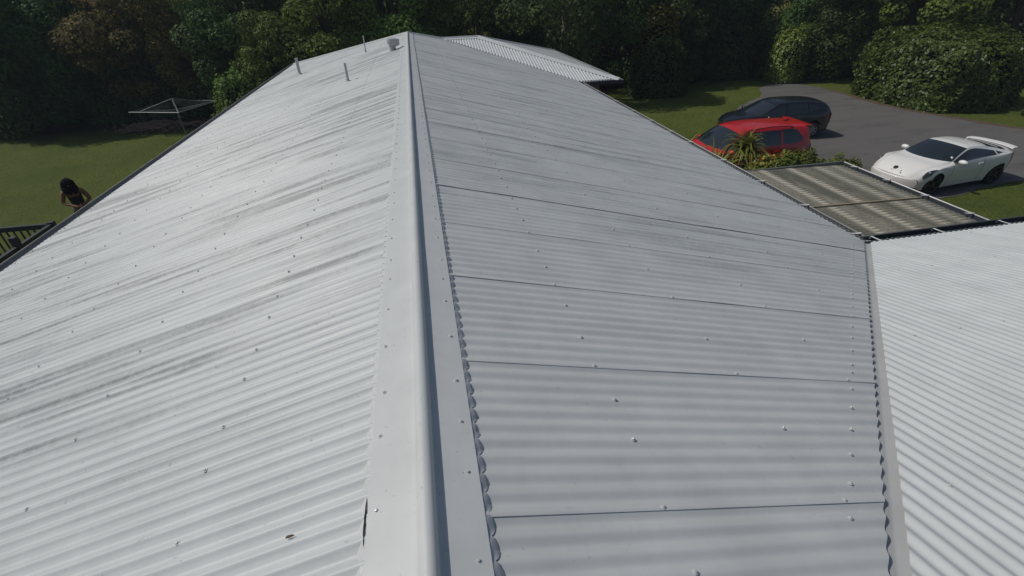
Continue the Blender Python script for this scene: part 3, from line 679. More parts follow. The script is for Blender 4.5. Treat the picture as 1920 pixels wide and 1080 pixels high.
# far wood closing the view beyond the back row
wd = []
for x in range(-60, 76, 3):
    for z in (0.6, 3.0, 5.5, 8): wd.append(((x+random.uniform(-1, 1), 47+random.uniform(-1, 1)-.012*max(0, x)**2*.6, GL+z), 2.3, .8))
p, nn = crown_pts(wd, 120); o = leaf_object('distant_wood', p, nn, .42*(.6+.8*RNG.random(len(p))), m_leafD, None); tag(o, 'dark far wood closing the view behind the trees', 'wood', kind='stuff')

# lime green small tree, yellow hedge top, ivy column
tree('lime_green_tree', 'small lime green tree beyond the far ridge near the shed', 'tree', (3.55, 28.7, GR), 4.9, .85, 2.6, leaf_mat('leaf_lime', (.11, .15, .02), (.2, .26, .04), .5, .3, .3), mat('bark_red', (.16, .07, .06), .8), 21, .16, 16, 330, trunk_r=.07)
def bush(name, label, cat, loc, sx, sy, H, m, n, leaf, seed, group=None, power=3.2, lump=.12, core=True, top_flat=.9):
    """clipped or rounded bush: leaves over a superellipsoid with lumps, near-black core inside standing in for shade among the leaves"""
    rng = np.random.default_rng(seed); r_ = empty(name, loc); tag(r_, label, cat, group)
    d = rng.normal(size=(n, 3)); d[:, 2] = np.abs(d[:, 2])*1.0-.25*rng.random(n); d /= np.linalg.norm(d, axis=1)[:, None]
    k = (np.abs(d[:, 0])**power+np.abs(d[:, 1])**power+np.abs(np.clip(d[:, 2], 0, 1))**power)**(-1/power)
    lp = np.array([mn.noise(Vector(v*3.1)+Vector((seed, 0, 0)))+.6*mn.noise(Vector(v*8.5)+Vector((seed, 0, 0))) for v in d])
    rr = k*(1+lump*lp)*(1-.16*rng.random(n)**2)
    p = d*rr[:, None]*np.array([sx, sy, H]); p[:, 2] = np.where(p[:, 2] < .05, .05+rng.random(n)*.25*H, p[:, 2])
    nn = d+rng.normal(size=(n, 3))*.5+np.array([0, 0, .4]); nn /= np.linalg.norm(nn, axis=1)[:, None]
    leaf_object('foliage', p, nn, leaf*(.6+.8*rng.random(n)), m, r_)
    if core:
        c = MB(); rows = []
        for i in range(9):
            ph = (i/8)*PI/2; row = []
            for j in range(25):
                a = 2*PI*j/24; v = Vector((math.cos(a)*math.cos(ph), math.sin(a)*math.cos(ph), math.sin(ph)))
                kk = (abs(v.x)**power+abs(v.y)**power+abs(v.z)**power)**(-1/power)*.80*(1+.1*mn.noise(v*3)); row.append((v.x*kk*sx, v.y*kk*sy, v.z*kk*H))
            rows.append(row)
        c.grid(rows); c.build('shade_core', m_core, r_, shift=False)
    return r_
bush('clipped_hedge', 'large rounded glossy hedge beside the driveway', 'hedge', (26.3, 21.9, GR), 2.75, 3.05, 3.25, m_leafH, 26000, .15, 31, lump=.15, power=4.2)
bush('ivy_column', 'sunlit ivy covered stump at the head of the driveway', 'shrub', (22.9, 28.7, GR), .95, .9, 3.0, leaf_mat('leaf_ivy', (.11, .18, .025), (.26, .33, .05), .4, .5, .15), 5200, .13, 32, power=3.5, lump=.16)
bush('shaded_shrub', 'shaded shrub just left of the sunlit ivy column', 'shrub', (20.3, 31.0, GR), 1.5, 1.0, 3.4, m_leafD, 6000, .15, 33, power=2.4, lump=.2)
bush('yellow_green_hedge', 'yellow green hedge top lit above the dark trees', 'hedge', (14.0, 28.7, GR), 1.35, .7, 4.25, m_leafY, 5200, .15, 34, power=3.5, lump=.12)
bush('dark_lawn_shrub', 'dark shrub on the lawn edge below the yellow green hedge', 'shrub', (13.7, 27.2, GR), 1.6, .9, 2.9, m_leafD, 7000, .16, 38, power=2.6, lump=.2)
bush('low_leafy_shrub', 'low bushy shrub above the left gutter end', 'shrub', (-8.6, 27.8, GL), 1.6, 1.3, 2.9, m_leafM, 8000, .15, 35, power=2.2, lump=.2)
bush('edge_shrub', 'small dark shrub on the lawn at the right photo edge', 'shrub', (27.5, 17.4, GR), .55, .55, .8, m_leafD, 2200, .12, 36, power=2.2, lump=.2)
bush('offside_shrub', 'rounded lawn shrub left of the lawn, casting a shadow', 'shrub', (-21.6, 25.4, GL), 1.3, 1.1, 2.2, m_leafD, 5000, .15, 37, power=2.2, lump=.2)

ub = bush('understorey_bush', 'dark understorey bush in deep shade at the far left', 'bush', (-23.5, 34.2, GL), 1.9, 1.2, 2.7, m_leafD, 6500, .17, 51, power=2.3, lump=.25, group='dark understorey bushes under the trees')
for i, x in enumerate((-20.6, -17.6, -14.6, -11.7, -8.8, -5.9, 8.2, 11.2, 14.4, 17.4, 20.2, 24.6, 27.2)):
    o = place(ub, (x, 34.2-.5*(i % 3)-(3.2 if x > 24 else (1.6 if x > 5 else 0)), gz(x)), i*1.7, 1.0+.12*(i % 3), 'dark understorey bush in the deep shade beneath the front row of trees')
# fallen branches by the clothesline
bp = empty('branch_pile', (-14.2, 30.0, GL)); tag(bp, 'heap of reddish brown fallen branches beside the clothesline', 'branch pile')
b_ = MB(); rr = random.Random(5)
for i in range(46):
    a = rr.uniform(-.5, .5)+(PI if rr.random() < .3 else 0); c = Vector((-14.2+rr.gauss(0, .8), 30.0+rr.gauss(0, .35), GL+.08+rr.random()*.25)); d = Vector((math.cos(a), math.sin(a), rr.uniform(-.15, .3)))*rr.uniform(.4, 1.3)
    b_.tube([c-d*.5, c+Vector((0, 0, .06)), c+d*.5], [.035, .028, .012], 5)
b_.build('branches', mat('dead_wood', (.30, .19, .15), .9), bp)
p = np.stack([RNG.normal(-14.2, .95, 1500), RNG.normal(30.0, .45, 1500), GL+.03+np.abs(RNG.normal(0, .14, 1500))], 1)-np.array([-14.2, 30.0, GL])
nn = RNG.normal(size=(1500, 3))+np.array([0, 0, 1.5]); nn /= np.linalg.norm(nn, axis=1)[:, None]
leaf_object('dead_leaves', p, nn, .13*(.6+.8*RNG.random(1500)), mat('dead_leaf', (.26, .17, .11), .9), bp)['kind'] = 'stuff'

# shed roof under the trees beyond the far wing
sh = empty('garden_shed', (5.1, 30.6, GR)); tag(sh, 'low dark shed in deep shade beyond the far wing roof', 'shed')
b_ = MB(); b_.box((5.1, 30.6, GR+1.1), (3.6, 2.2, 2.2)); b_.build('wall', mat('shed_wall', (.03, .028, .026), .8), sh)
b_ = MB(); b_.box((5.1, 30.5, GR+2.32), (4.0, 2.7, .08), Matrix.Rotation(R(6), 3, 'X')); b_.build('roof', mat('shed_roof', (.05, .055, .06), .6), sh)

# strap-leaved plants and low flowers between house and cars
def strap_plant(name, label, loc, n, L, seed, stem=0, group=None, wdt=.05):
    r_ = empty(name, loc); tag(r_, label, 'plant', group); rn = random.Random(seed); b = MB()
    for i in range(n):
        a = rn.uniform(0, 2*PI); el = rn.uniform(.35, 1.45); ln = L*rn.uniform(.6, 1.1); p = Vector((rn.gauss(0, .05), rn.gauss(0, .05), stem+rn.uniform(-.15, .05)*bool(stem)))
        d = Vector((math.cos(a)*math.cos(el), math.sin(a)*math.cos(el), math.sin(el))); sd_ = Vector((-math.sin(a), math.cos(a), 0)); rows = []
        for k in range(7):
            t = k/6; w_ = wdt*(1-t)**.6*(.6+.8*math.sin(PI*min(1, t+.25)))*.5+.002
            rows.append([p-sd_*w_, p+Vector((0, 0, -.35*w_)), p+sd_*w_]); p = p+d*(ln/6); d = (d+Vector((0, 0, -.30-.12*rn.random()))).normalized()
        b.grid(rows)
    b.build('leaves', m_leafS, r_, smooth=True, shift=False)
    if stem: s_ = MB(); s_.tube([(0, 0, -.05), (.03, 0, stem*.5), (0, 0, stem)], [.07, .055, .05], 8); s_.build('stem', m_bark, r_, shift=False)
    return r_
strap_plant('strap_leaf_plant', 'tall tuft of strap leaves on a bare stem before the red car', (8.85, 11.7, GR), 130, .8, 2, stem=1.75, wdt=.07)
GP = 'arching strap leaf plants by the gutter'
for i, (x, y, n_, L, lab) in enumerate([(7.55, 11.0, 130, 1.5, 'biggest arching strap leaf clump against the gutter'), (8.15, 10.2, 110, 1.3, 'arching strap leaf clump nearest the canopy corner'), (7.0, 11.9, 90, 1.4, 'arching strap leaf clump over the red bonnet corner'), (8.9, 10.5, 90, 1.1, 'arching strap leaf clump below the stemmed tuft'), (9.6, 10.9, 70, .9, 'small strap leaf clump beside the yellow flowers'), (8.0, 11.7, 120, 1.3, 'arching strap leaf clump before the red front door'), (9.3, 12.1, 90, 1.0, 'strap leaf clump between the stemmed tuft and the flowers')]):
    strap_plant('strap_leaf_plant', lab, (x, y, GR), n_, L, 10+i, stem=(1.15, 1.1, 1.2, .9, .3, .95, .5)[i], group=GP, wdt=.065)
def fbed(name, label, loc, sx, sy, H, n, seed, fl):
    o = bush(name, label, 'plant', loc, sx, sy, H, m_leafM if not fl else m_leafS, n, .11, seed, core=True, power=2.1, lump=.25)
    if fl:
        k = 46; p = np.stack([RNG.normal(0, sx*.45, k), RNG.normal(0, sy*.4, k), H*(.75+.3*RNG.random(k))], 1); nn = RNG.normal(size=(k, 3))+np.array([0, -.4, 1]); nn /= np.linalg.norm(nn, axis=1)[:, None]
        leaf_object('flowers', p, nn, np.full(k, .10), m_flower, o, aspect=.8)['kind'] = 'stuff'
        k = 14; p = np.stack([RNG.normal(-sx*.3, sx*.3, k), RNG.normal(0, sy*.4, k), H*(.8+.3*RNG.random(k))], 1); nn = RNG.normal(size=(k, 3))+np.array([0, -.4, 1]); nn /= np.linalg.norm(nn, axis=1)[:, None]
        leaf_object('flowers', p, nn, np.full(k, .10), m_flowerR, o, aspect=.8)['kind'] = 'stuff'
    return o
fbed('flowering_plant', 'low plant with yellow flowers below the red car', (10.3, 12.5, GR), .7, .5, 1.15, 1800, 41, True)
fbed('low_garden_plant', 'feathery low green plants below the red car tail', (11.5, 12.65, GR), 1.0, .55, 1.15, 3800, 42, False)
fbed('low_garden_plant', 'feathery low green plants at the canopy gutter end', (12.6, 12.3, GR), .9, .45, .95, 3000, 43, False)
fbed('low_garden_plant', 'little green plant in front of the white car headlight', (13.25, 12.3, GR), .3, .3, .8, 1400, 44, False)

# ------------------------------------------------------------------ cars
def interp(P, x):
    if x <= P[0][0]: return P[0][1]
    if x >= P[-1][0]: return P[-1][1]
    for i in range(len(P)-1):
        if P[i][0] <= x <= P[i+1][0]:
            x0, y0 = P[i]; x1, y1 = P[i+1]; h = x1-x0; t = (x-x0)/h
            m0 = ((y1-P[i-1][1])/(x1-P[i-1][0]) if i > 0 else (y1-y0)/h); m1 = ((P[i+2][1]-y0)/(P[i+2][0]-x0) if i+2 < len(P) else (y1-y0)/h)
            sl = (y1-y0)/h
            if sl == 0: m0 = m1 = 0
            else:
                m0 = max(min(m0/sl, 3), 0)*sl if m0*sl > 0 else 0; m1 = max(min(m1/sl, 3), 0)*sl if m1*sl > 0 else 0
            return y0*(2*t**3-3*t*t+1)+h*m0*(t**3-2*t*t+t)+y1*(-2*t**3+3*t*t)+h*m1*(t**3-t*t)
m_tyre = mat('tyre_rubber', (.018, .018, .018), .8); m_under = mat('car_underside', (.008, .008, .008), .9)
m_carglass = mat('car_glass', (.016, .022, .024), .05, spec=.8, coat=.6); m_lamp = mat('headlamp_lens', (.035, .04, .045), .08, spec=.8, coat=.5); m_chrome = mat('lamp_chrome', (.5, .5, .5), .15, metal=.8)
m_tail = mat('tail_lamp_red', (.18, .008, .008), .15, coat=.4); m_seam = mat('panel_gap', (.01, .01, .01), .8); m_trim = mat('black_trim', (.015, .015, .016), .45)
def car(name, label, D, loc, rz):
    root = empty(name, (0, 0, 0)); tag(root, label, 'car')
    paint = mat(name+'_paint', D['col'], .28, spec=.5, coat=.6)
    X0, X1 = D['x0'], D['x1']; wr = D['wr']; arch = D['arch']; axles = (D['xf'], D['xr'])
    def zlow(x):
        z = D['sill']
        e = min(x-X0, X1-x); z += .10*max(0, 1-e/.5)**2
        for a in axles:
            if abs(x-a) < arch: z = max(z, wr+math.sqrt(max(0, arch*arch-(x-a)**2)))
        return z
    def S(x, q):
        zb = interp(D['zb'], x); W = interp(D['W'], x); zr = interp(D['zr'], x); yr = interp(D['yr'], x); zc = interp(D['zc'], x)
        flare = 0
        for a in axles: flare += D.get('flare', .02)*math.exp(-((x-a)/.36)**2)
        if q <= 1:
            z0 = zlow(x); z = z0+(zb-z0)*q; t = min(max((z-D['sill'])/(zb-D['sill']), 0), 1)
            f = 1-.085*(1-t)**2.2-.045*max(0, (t-.72)/.28)**1.6+.012*math.exp(-((t-.62)/.07)**2)
            y = (W+flare*(1-t*.3))*f
        elif q <= 2:
            t = q-1; yb = (W+flare*.7)*.955; y = yb+(yr-yb)*t+.018*math.sin(PI*t); z = zb+(zr-zb)*t**.95
        else:
            t = q-2; a = t*PI/2; y = yr*math.cos(a); z = zr+(zc-zr)*math.sin(a)
            if t < .2: pass
        k = (abs(y)/max(D['Wm'], .1))**2.6; sx = 0
        if x > X1-1.0: sx = -D['bowf']*k*((x-(X1-1.0))/1.0)**1.5
        if x < X0+.9: sx = D['bowr']*k*(((X0+.9)-x)/.9)**1.5
        return Vector((x+sx, y, z))
    xs = sorted(set([X0+(X1-X0)*i/90 for i in range(91)]+[a+arch*math.cos(t*PI/16)*1.0 for a in axles for t in range(17)]))
    qs = [i/9 for i in range(10)]+[1+i/6 for i in range(1, 7)]+[2+i/8 for i in range(1, 9)]
    b = MB(); rows = []
    for x in xs:
        L_ = [S(x, q) for q in qs]; rows.append([v for v in L_]+[Vector((v.x, -v.y, v.z)) for v in L_[-2::-1]])
    b.grid(rows)
    for x in (X0, X1):
        nq = 19; rws = []
        for q in qs[:nq]:
            v = S(x, q); rw = []
            for j in range(13):
                yy = v.y*math.cos(PI*j/12); xx = x; k = (abs(yy)/D['Wm'])**2.6
                xx += -D['bowf']*k if x == X1 else D['bowr']*k
                bul = .035*math.sin(PI*min(1, q/2.0)); xx += bul if x == X1 else -bul
                rw.append((xx, yy, v.z))
            rws.append(rw)
        rws.append([(S(x, 3).x, 0, S(x, 3).z)]*13) if False else None
        b.grid(rws)
    body = b.build('body', paint, root, smooth=True, shift=False); body.data.set_sharp_from_angle(angle=R(50))
    def nrm(x, q):
        e = .004; dq = S(x, min(q+e, 2.999))-S(x, q-e); dx = S(x+e, q)-S(x-e, q); n_ = dx.cross(dq); 
        return -n_.normalized() if n_.normalized().y < 0 and q < 1.9 else (n_.normalized() if n_.z > 0 or q < 1.9 else -n_.normalized())
    def off(x, q, d, sg):
        v = S(x, q); n_ = nrm(x, q)
        if q < 1.9 and n_.y < 0: n_ = -n_
        if q >= 1.9 and n_.z < 0: n_ = -n_
        v = v+n_*d; return Vector((v.x, v.y*sg, v.z))
    def side_panel(nm, xa, xb, qa, qb, sides, m, parent, d=.004, n1=16, n2=5, sa=0, sb=0):
        out = []
        for sg in sides:
            p = MB(); rows = []
            for i in range(n1+1):
                t = i/n1; row = []
                for j in range(n2+1):
                    s_ = j/n2; x = (xa+(xb-xa)*t)+(sa*(1-t)+sb*t)*s_
                    q0 = qa(t) if callable(qa) else qa; q1 = qb(t) if callable(qb) else qb
                    row.append(off(x, q0+(q1-q0)*s_, d, sg))
                rows.append(row)
            p.grid(rows); out.append(p.build(nm, m, parent, smooth=True, shift=False))
        return out
    def screen(nm, xa, xb, ca, cb, qm, m, d=.004):
        p = MB(); rows = []
        for i in range(11):
            t = i/10; row = []
            for j in range(17):
                s_ = j/16*2-1; q = 3-abs(s_)*(3-qm); x = (xa+(xb-xa)*t)+(ca*(1-t)+cb*t)*(1-s_*s_)
                v = off(x, min(q, 2.98), d, 1); v.y *= (1 if s_ >= 0 else -1)
                if abs(s_) < .01: v.y = 0
                row.append(v)
            rows.append(row)
        p.grid(rows); return p.build(nm, m, root, smooth=True, shift=False)
    screen('windscreen', *D['ws'], m_carglass); screen('rear_window', *D['rw'], m_carglass)
    for gsp in D['glass']: side_panel('side_window', gsp[0], gsp[1], gsp[2], gsp[3], (1, -1), m_carglass, root, sa=gsp[4], sb=gsp[5])
    # seams
    for xa, sl, q0, q1 in D['seams']:
        side_panel('door_gap', xa, xa+.012, q0, q1, (1, -1), m_seam, body, d=.0015, n1=1, n2=12, sa=sl, sb=sl)
    for xa in D['handles']:
        for sg in (1, -1):
            h = MB(); v = off(xa, .84, .012, sg); h.box(v, (.18, .03, .035)); h.build('door_handle', paint, root, shift=False)
    for sg in (1, -1):
        xh, qh = D['mir']; v = S(xh, qh); m_ = MB(); c = Vector((v.x, (v.y+.10)*sg, v.z+.05))
        rws = [[(c.x+.075*math.cos(a)*math.sin(p_)+.01, c.y+sg*.0+.125*math.cos(p_), c.z+.075*math.sin(a)*math.sin(p_)) for a in [2*PI*k/12 for k in range(13)]] for p_ in [PI*i/8 for i in range(9)]]
        m_.grid(rws); m_.box((c.x+.0, c.y-sg*.1, c.z-.05), (.06, .09, .035)); m_.build('wing_mirror', paint, root, smooth=True, shift=False)
    sp = D['lampf']; hl_ = side_panel('headlight', sp[0], sp[1], sp[2], sp[3], (1, -1), m_lamp, root, d=.006, n1=10, n2=5)
    for o_, sg in zip(hl_, (1, -1)):
        xm = sp[0]*.45+sp[1]*.55; v = off(xm, (sp[2](.5)+sp[3](.5))/2 if callable(sp[2]) else (sp[2]+sp[3])/2, .012, sg); q_ = MB(); q_.lathe([(.001, .02), (.03, .018), (.042, 0)], v, 10, Matrix.Rotation(R(70), 3, 'Y')); q_.build('lamp_bulb', m_chrome, o_, shift=False)
    sp = D['lampr']; side_panel('tail_light', sp[0], sp[1], sp[2], sp[3], (1, -1), m_tail, root, d=.006, n1=6, n2=5)
    # grille and plates
    nz_ = (interp(D['zb'], X1)+D['sill'])/2; g_ = MB(); g_.box((X1+.03, 0, nz_-.10), (.04, D['Wm']*1.0, .14)); g_.build('grille', m_trim, root, shift=False)
    g_ = MB(); g_.box((X1+.055, 0, nz_+.02), (.012, .36, .125)); g_.build('number_plate', m_strap, root, shift=False)
    g_ = MB(); g_.box((X0-.04, 0, .68), (.012, .36, .125)); g_.build('number_plate', m_strap, root, shift=False)
    # underside block and wheels
    u = MB(); u.box(((X0+X1)/2, 0, D['sill']+.20), (X1-X0-.9, D['Wm']*1.28, .36)); u.box(((X0+X1)/2, 0, D['sill']+.40), (X1-X0-.6, D['Wm']*.9, .2)); u.build('underside', m_under, root, shift=False)
    for ax in axles:
        for sg in (1, -1):
            yo = D['Wm']-.02; T_ = Matrix.Rotation(R(-90)*sg, 3, 'X'); w_ = empty('wheel', (ax, sg*yo, wr)); w_.parent = root
            t_ = MB(); t_.lathe([(wr*.66, -.20), (wr*.93, -.20), (wr, -.17), (wr, -.03), (wr*.93, 0), (wr*.68, .0), (wr*.66, -.02)], n=32, rot=T_); t_.build('tyre', m_tyre, w_, smooth=True, shift=False, angle=35)
            r_ = MB(); r_.lathe([(wr*.66, -.005), (wr*.62, -.01), (wr*.60, -.12), (.001, -.13)], n=32, rot=T_, mi=1)
            for k in range(D.get('spokes', 5)):
                a = 2*PI*k/D.get('spokes', 5); Q = T_ @ Matrix.Rotation(a, 3, 'Z'); r_.box(Q @ Vector((wr*.34, 0, -.03)), (wr*.58, .055, .03), Q)
            r_.lathe([(.001, -.005), (.06, -.008), (.065, -.04)], n=16, rot=T_); r_.lathe([(wr*.60, -.02), (wr*.665, .002), (wr*.68, -.02)], n=32, rot=T_)
            r_.build('rim', [D['rim'], m_under], w_, smooth=True, shift=False, angle=35)
    for ex in D.get('extra', []): ex(root, S, off, paint)
    root.location = loc; root.rotation_euler = (0, 0, rz); return root
m_rimG = mat('rim_grey', (.28, .28, .29), .35, metal=.6); m_rimK = mat('rim_black', (.02, .02, .022), .4)

# white coupe
def wing_sp(root, S, off, paint):
    b = MB(); rows = []
    for j in range(13):
        s_ = j/12*2-1; y = s_*.68; dz = -.03*abs(s_)**3; xo = .08*(s_*s_)
        rows.append([(-1.86+xo, y, 1.045+dz), (-1.93+xo, y, 1.068+dz), (-2.08+xo*.8, y, 1.078+dz), (-2.085+xo*.8, y, 1.065+dz), (-1.93+xo, y, 1.048+dz), (-1.86+xo, y, 1.043+dz)])
    b.grid(rows)
    for sg in (1, -1): b.box((-1.93, sg*.65, .98), (.14, .02, .14), Matrix.Rotation(.15*sg, 3, 'Z'))
    b.build('spoiler', paint, root, smooth=True, shift=False, angle=40)
    a = MB(); a.tube([(-.62, 0, 1.25), (-.78, 0, 1.33)], [.012, .006], 6); a.build('aerial', paint, root, shift=False)
    e = MB(); e.lathe([(.001, .012), (.05, .01), (.065, 0)], off(1.93, 2.96, .008, 1), 16, Matrix.Rotation(R(35), 3, 'Y')); e.build('badge', m_trim, root, shift=False)
    s_ = MB(); v = off(.62, 2.42, .008, 1); t = off(.56, 2.42, .008, 1); s_.add([off(.66, 2.36, .007, 1), off(.66, 2.24, .007, 1), off(.60, 2.24, .007, 1), off(.60, 2.36, .007, 1)], [(0, 1, 2, 3)]); s_.build('sticker', m_strap, root, shift=False)
    k = MB(); rn = random.Random(4)
    for i in range(11):
        x = 1.95+rn.uniform(-.07, .09); y = rn.uniform(-.05, .36); z0 = off(x, 2.9, .012, 1).z-.02*abs(y); r0 = rn.uniform(.008, .02); n_ = 5
        k.add([(x+r0*math.cos(2*PI*q/n_+i), y+r0*1.3*math.sin(2*PI*q/n_+i), z0+.012) for q in range(n_)], [tuple(range(n_))])
    k.build('bonnet_marks', m_trim, root, shift=False)
W86 = dict(col=(.84, .83, .80), x0=-2.10, x1=2.10, Wm=.88, wr=.32, arch=.375, xf=1.285, xr=-1.285, sill=.17, bowf=.42, bowr=.28, flare=.035, spokes=5, rim=m_rimK,
    zb=[(-2.10, .86), (-1.9, .93), (-1.4, .96), (-.8, .92), (0, .87), (.7, .84), (1.3, .81), (1.75, .70), (2.0, .58), (2.10, .50)],
    W=[(-2.10, .70), (-1.8, .82), (-1.3, .87), (-.6, .84), (.2, .84), (.9, .86), (1.3, .87), (1.8, .84), (2.10, .76)],
    zr=[(-2.10, .88), (-1.85, .965), (-1.45, 1.02), (-1.0, 1.13), (-.5, 1.21), (-.05, 1.22), (.15, 1.18), (.72, .90), (.95, .865), (1.5, .81), (1.9, .68), (2.10, .53)],
    yr=[(-2.10, .62), (-1.6, .66), (-1.1, .56), (-.5, .555), (0, .57), (.4, .63), (.8, .72), (1.3, .70), (2.10, .58)],
    zc=[(-2.10, .90), (-1.85, 1.03), (-1.45, 1.08), (-1.0, 1.20), (-.5, 1.275), (-.05, 1.285), (.25, 1.235), (.85, 1.00), (1.10, .925), (1.5, .865), (1.9, .72), (2.10, .555)],
    ws=(.70, .09, .36, .08, 2.10), rw=(-1.55, -.72, -.08, -.12, 2.12),
    glass=[(.66, -.98, lambda t: 1.14, lambda t: 1.90 if t < .55 else 1.90-(t-.55)*.6, 0, .02), (-1.02, -1.36, lambda t: 1.18+.25*t, lambda t: 1.66-.35*t, 0, 0)],
    seams=[(.72, -.03, .05, 1.0), (-.58, .03, .1, 1.0)], handles=[-.40], mir=(.50, 1.15),
    lampf=(1.42, 1.98, lambda t: .93-.13*t, lambda t: .96+.55*math.sin(PI*min(1, t*.85+.08))), lampr=(-2.05, -1.83, .62, .93), extra=[wing_sp])
car('white_coupe', 'white two door coupe with rear spoiler parked right of the canopy', W86, (16.13, 12.03, GR+.012), R(186))

def suv_extra(root, S, off, paint):
    for sg in (1, -1):
        r_ = MB(); pts = [off(x, 2.12, d, sg) for x, d in ((.25, .0), (.15, .04), (-.6, .055), (-1.3, .04), (-1.45, .0))]; r_.tube(pts, .016, 6); r_.build('roof_rail', m_trim, root, smooth=True, shift=False)
    b = MB(); b.box((-2.08, 0, 1.60), (.26, 1.16, .035), Matrix.Rotation(R(-6), 3, 'Y')); b.build('rear_spoiler', paint, root, shift=False)
    a = MB(); a.add([(-1.72, 0, 1.66), (-1.52, -.03, 1.655), (-1.52, .03, 1.655), (-1.75, 0, 1.72)], [(0, 1, 3), (0, 3, 2), (1, 2, 3)]); a.build('aerial', m_trim, root, shift=False)
    c = MB()
    for sg in (1, -1):
        for i in range(16):
            x0_ = 1.0-2.9*i/16; x1_ = 1.0-2.9*(i+1)/16; v0 = off(x0_, .76, .0025, sg); v1 = off(x1_, .76, .0025, sg); c.add([v0, v1, v1+Vector((0, 0, .014)), v0+Vector((0, 0, .014))], [(0, 1, 2, 3)])
    c.build('crease_line', m_seam, root, shift=False)
SUV = dict(col=(.52, .012, .012), x0=-2.22, x1=2.22, Wm=.91, wr=.35, arch=.41, xf=1.34, xr=-1.29, sill=.24, bowf=.26, bowr=.14, flare=.012, spokes=10, rim=m_rimG,
    zb=[(-2.22, 1.02), (-2.0, 1.07), (-1.2, 1.07), (0, 1.03), (.9, 1.0), (1.6, .95), (2.0, .86), (2.22, .72)],
    W=[(-2.22, .82), (-1.9, .89), (-1.0, .90), (1.2, .90), (1.9, .87), (2.22, .78)],
    zr=[(-2.22, 1.08), (-2.13, 1.40), (-2.05, 1.54), (-1.5, 1.59), (-.5, 1.61), (.25, 1.56), (.55, 1.44), (1.10, 1.06), (1.3, 1.02), (1.9, .93), (2.22, .76)],
    yr=[(-2.22, .74), (-2.05, .62), (-1.2, .62), (0, .63), (.4, .65), (1.1, .78), (1.6, .76), (2.22, .66)],
    zc=[(-2.22, 1.12), (-2.13, 1.46), (-2.05, 1.60), (-1.5, 1.655), (-.5, 1.68), (.25, 1.64), (.55, 1.56), (1.25, 1.12), (1.45, 1.06), (1.9, .98), (2.22, .80)],
    ws=(1.02, .46, .22, .05, 2.10), rw=(-2.19, -2.09, 0, 0, 2.15),
    glass=[(.98, .02, 1.12, 1.90, 0, 0), (-.04, -.98, 1.12, 1.90, 0, 0), (-1.04, -1.80, lambda t: 1.13+.30*max(0, t-.6), lambda t: 1.90-.45*max(0, t-.7)/.3, 0, 0)],
    seams=[(.95, -.02, .05, 1.0), (0, 0, .05, 1.0), (-.98, .1, .3, 1.0)], handles=[.12, -.86], mir=(.85, 1.12),
    lampf=(1.78, 2.10, .78, 1.2), lampr=(-2.20, -1.98, .72, .97), extra=[suv_extra])
car('red_suv', 'red station wagon style car partly hidden behind strap leaf plants', SUV, (10.45, 14.35, GR+.012), R(181))
HB = dict(col=(.010, .011, .016), x0=-2.15, x1=2.15, Wm=.89, wr=.335, arch=.39, xf=1.33, xr=-1.30, sill=.20, bowf=.30, bowr=.20, flare=.012, spokes=9, rim=m_rimG,
    zb=[(-2.15, .90), (-1.9, .97), (-1.0, .97), (0, .92), (.9, .89), (1.6, .84), (2.0, .74), (2.15, .62)],
    W=[(-2.15, .76), (-1.8, .86), (-1.0, .88), (1.2, .88), (1.8, .85), (2.15, .75)],
    zr=[(-2.15, .96), (-1.98, 1.16), (-1.7, 1.30), (-1.2, 1.37), (-.3, 1.40), (.2, 1.35), (.5, 1.22), (1.05, .94), (1.3, .90), (1.8, .82), (2.15, .66)],
    yr=[(-2.15, .68), (-1.7, .60), (-1.2, .60), (0, .61), (.4, .64), (1.1, .76), (1.6, .73), (2.15, .62)],
    zc=[(-2.15, 1.0), (-1.98, 1.22), (-1.7, 1.37), (-1.2, 1.44), (-.3, 1.47), (.2, 1.43), (.5, 1.33), (1.2, 1.0), (1.4, .95), (1.8, .87), (2.15, .70)],
    ws=(1.0, .38, .22, .06, 2.10), rw=(-2.06, -1.78, 0, -.04, 2.15),
    glass=[(.94, .0, 1.12, 1.90, 0, 0), (-.05, -.95, 1.12, 1.90, 0, 0), (-1.0, -1.5, lambda t: 1.14+.35*t, lambda t: 1.88-.4*t, 0, 0)],
    seams=[(.92, -.02, .05, 1.0), (-.02, 0, .05, 1.0), (-.95, .08, .3, 1.0)], handles=[.10, -.85], mir=(.80, 1.12),
    lampf=(1.70, 2.02, .76, 1.2), lampr=(-2.12, -1.85, .70, .97))
car('black_hatchback', 'black hatchback parked behind the red car', HB, (14.57, 18.2, GR+.012), R(176.5))

# ------------------------------------------------------------------ the person on the lawn
def skin_mesh(name, nodes, edges, m, parent, root=0, sub=2):
    me = bpy.data.meshes.new(name); me.from_pydata([n_[0] for n_ in nodes], edges, []); o = bpy.data.objects.new(name, me); COL.objects.link(o)
    sk = o.modifiers.new('s', 'SKIN'); sk.use_smooth_shade = True
    for i, n_ in enumerate(nodes):
        v = me.skin_vertices[0].data[i]; r = n_[1]; v.radius = r if isinstance(r, tuple) else (r, r); v.use_root = (i == root)
    sb = o.modifiers.new('b', 'SUBSURF'); sb.levels = sub; sb.render_levels = sub
    dg = bpy.context.evaluated_depsgraph_get(); ev = bpy.data.meshes.new_from_object(o.evaluated_get(dg)); bpy.data.objects.remove(o)
    ev.materials.clear(); ev.materials.append(m); ev.polygons.foreach_set('use_smooth', [True]*len(ev.polygons))
    o = bpy.data.objects.new(name, ev); COL.objects.link(o); o.parent = parent; return o
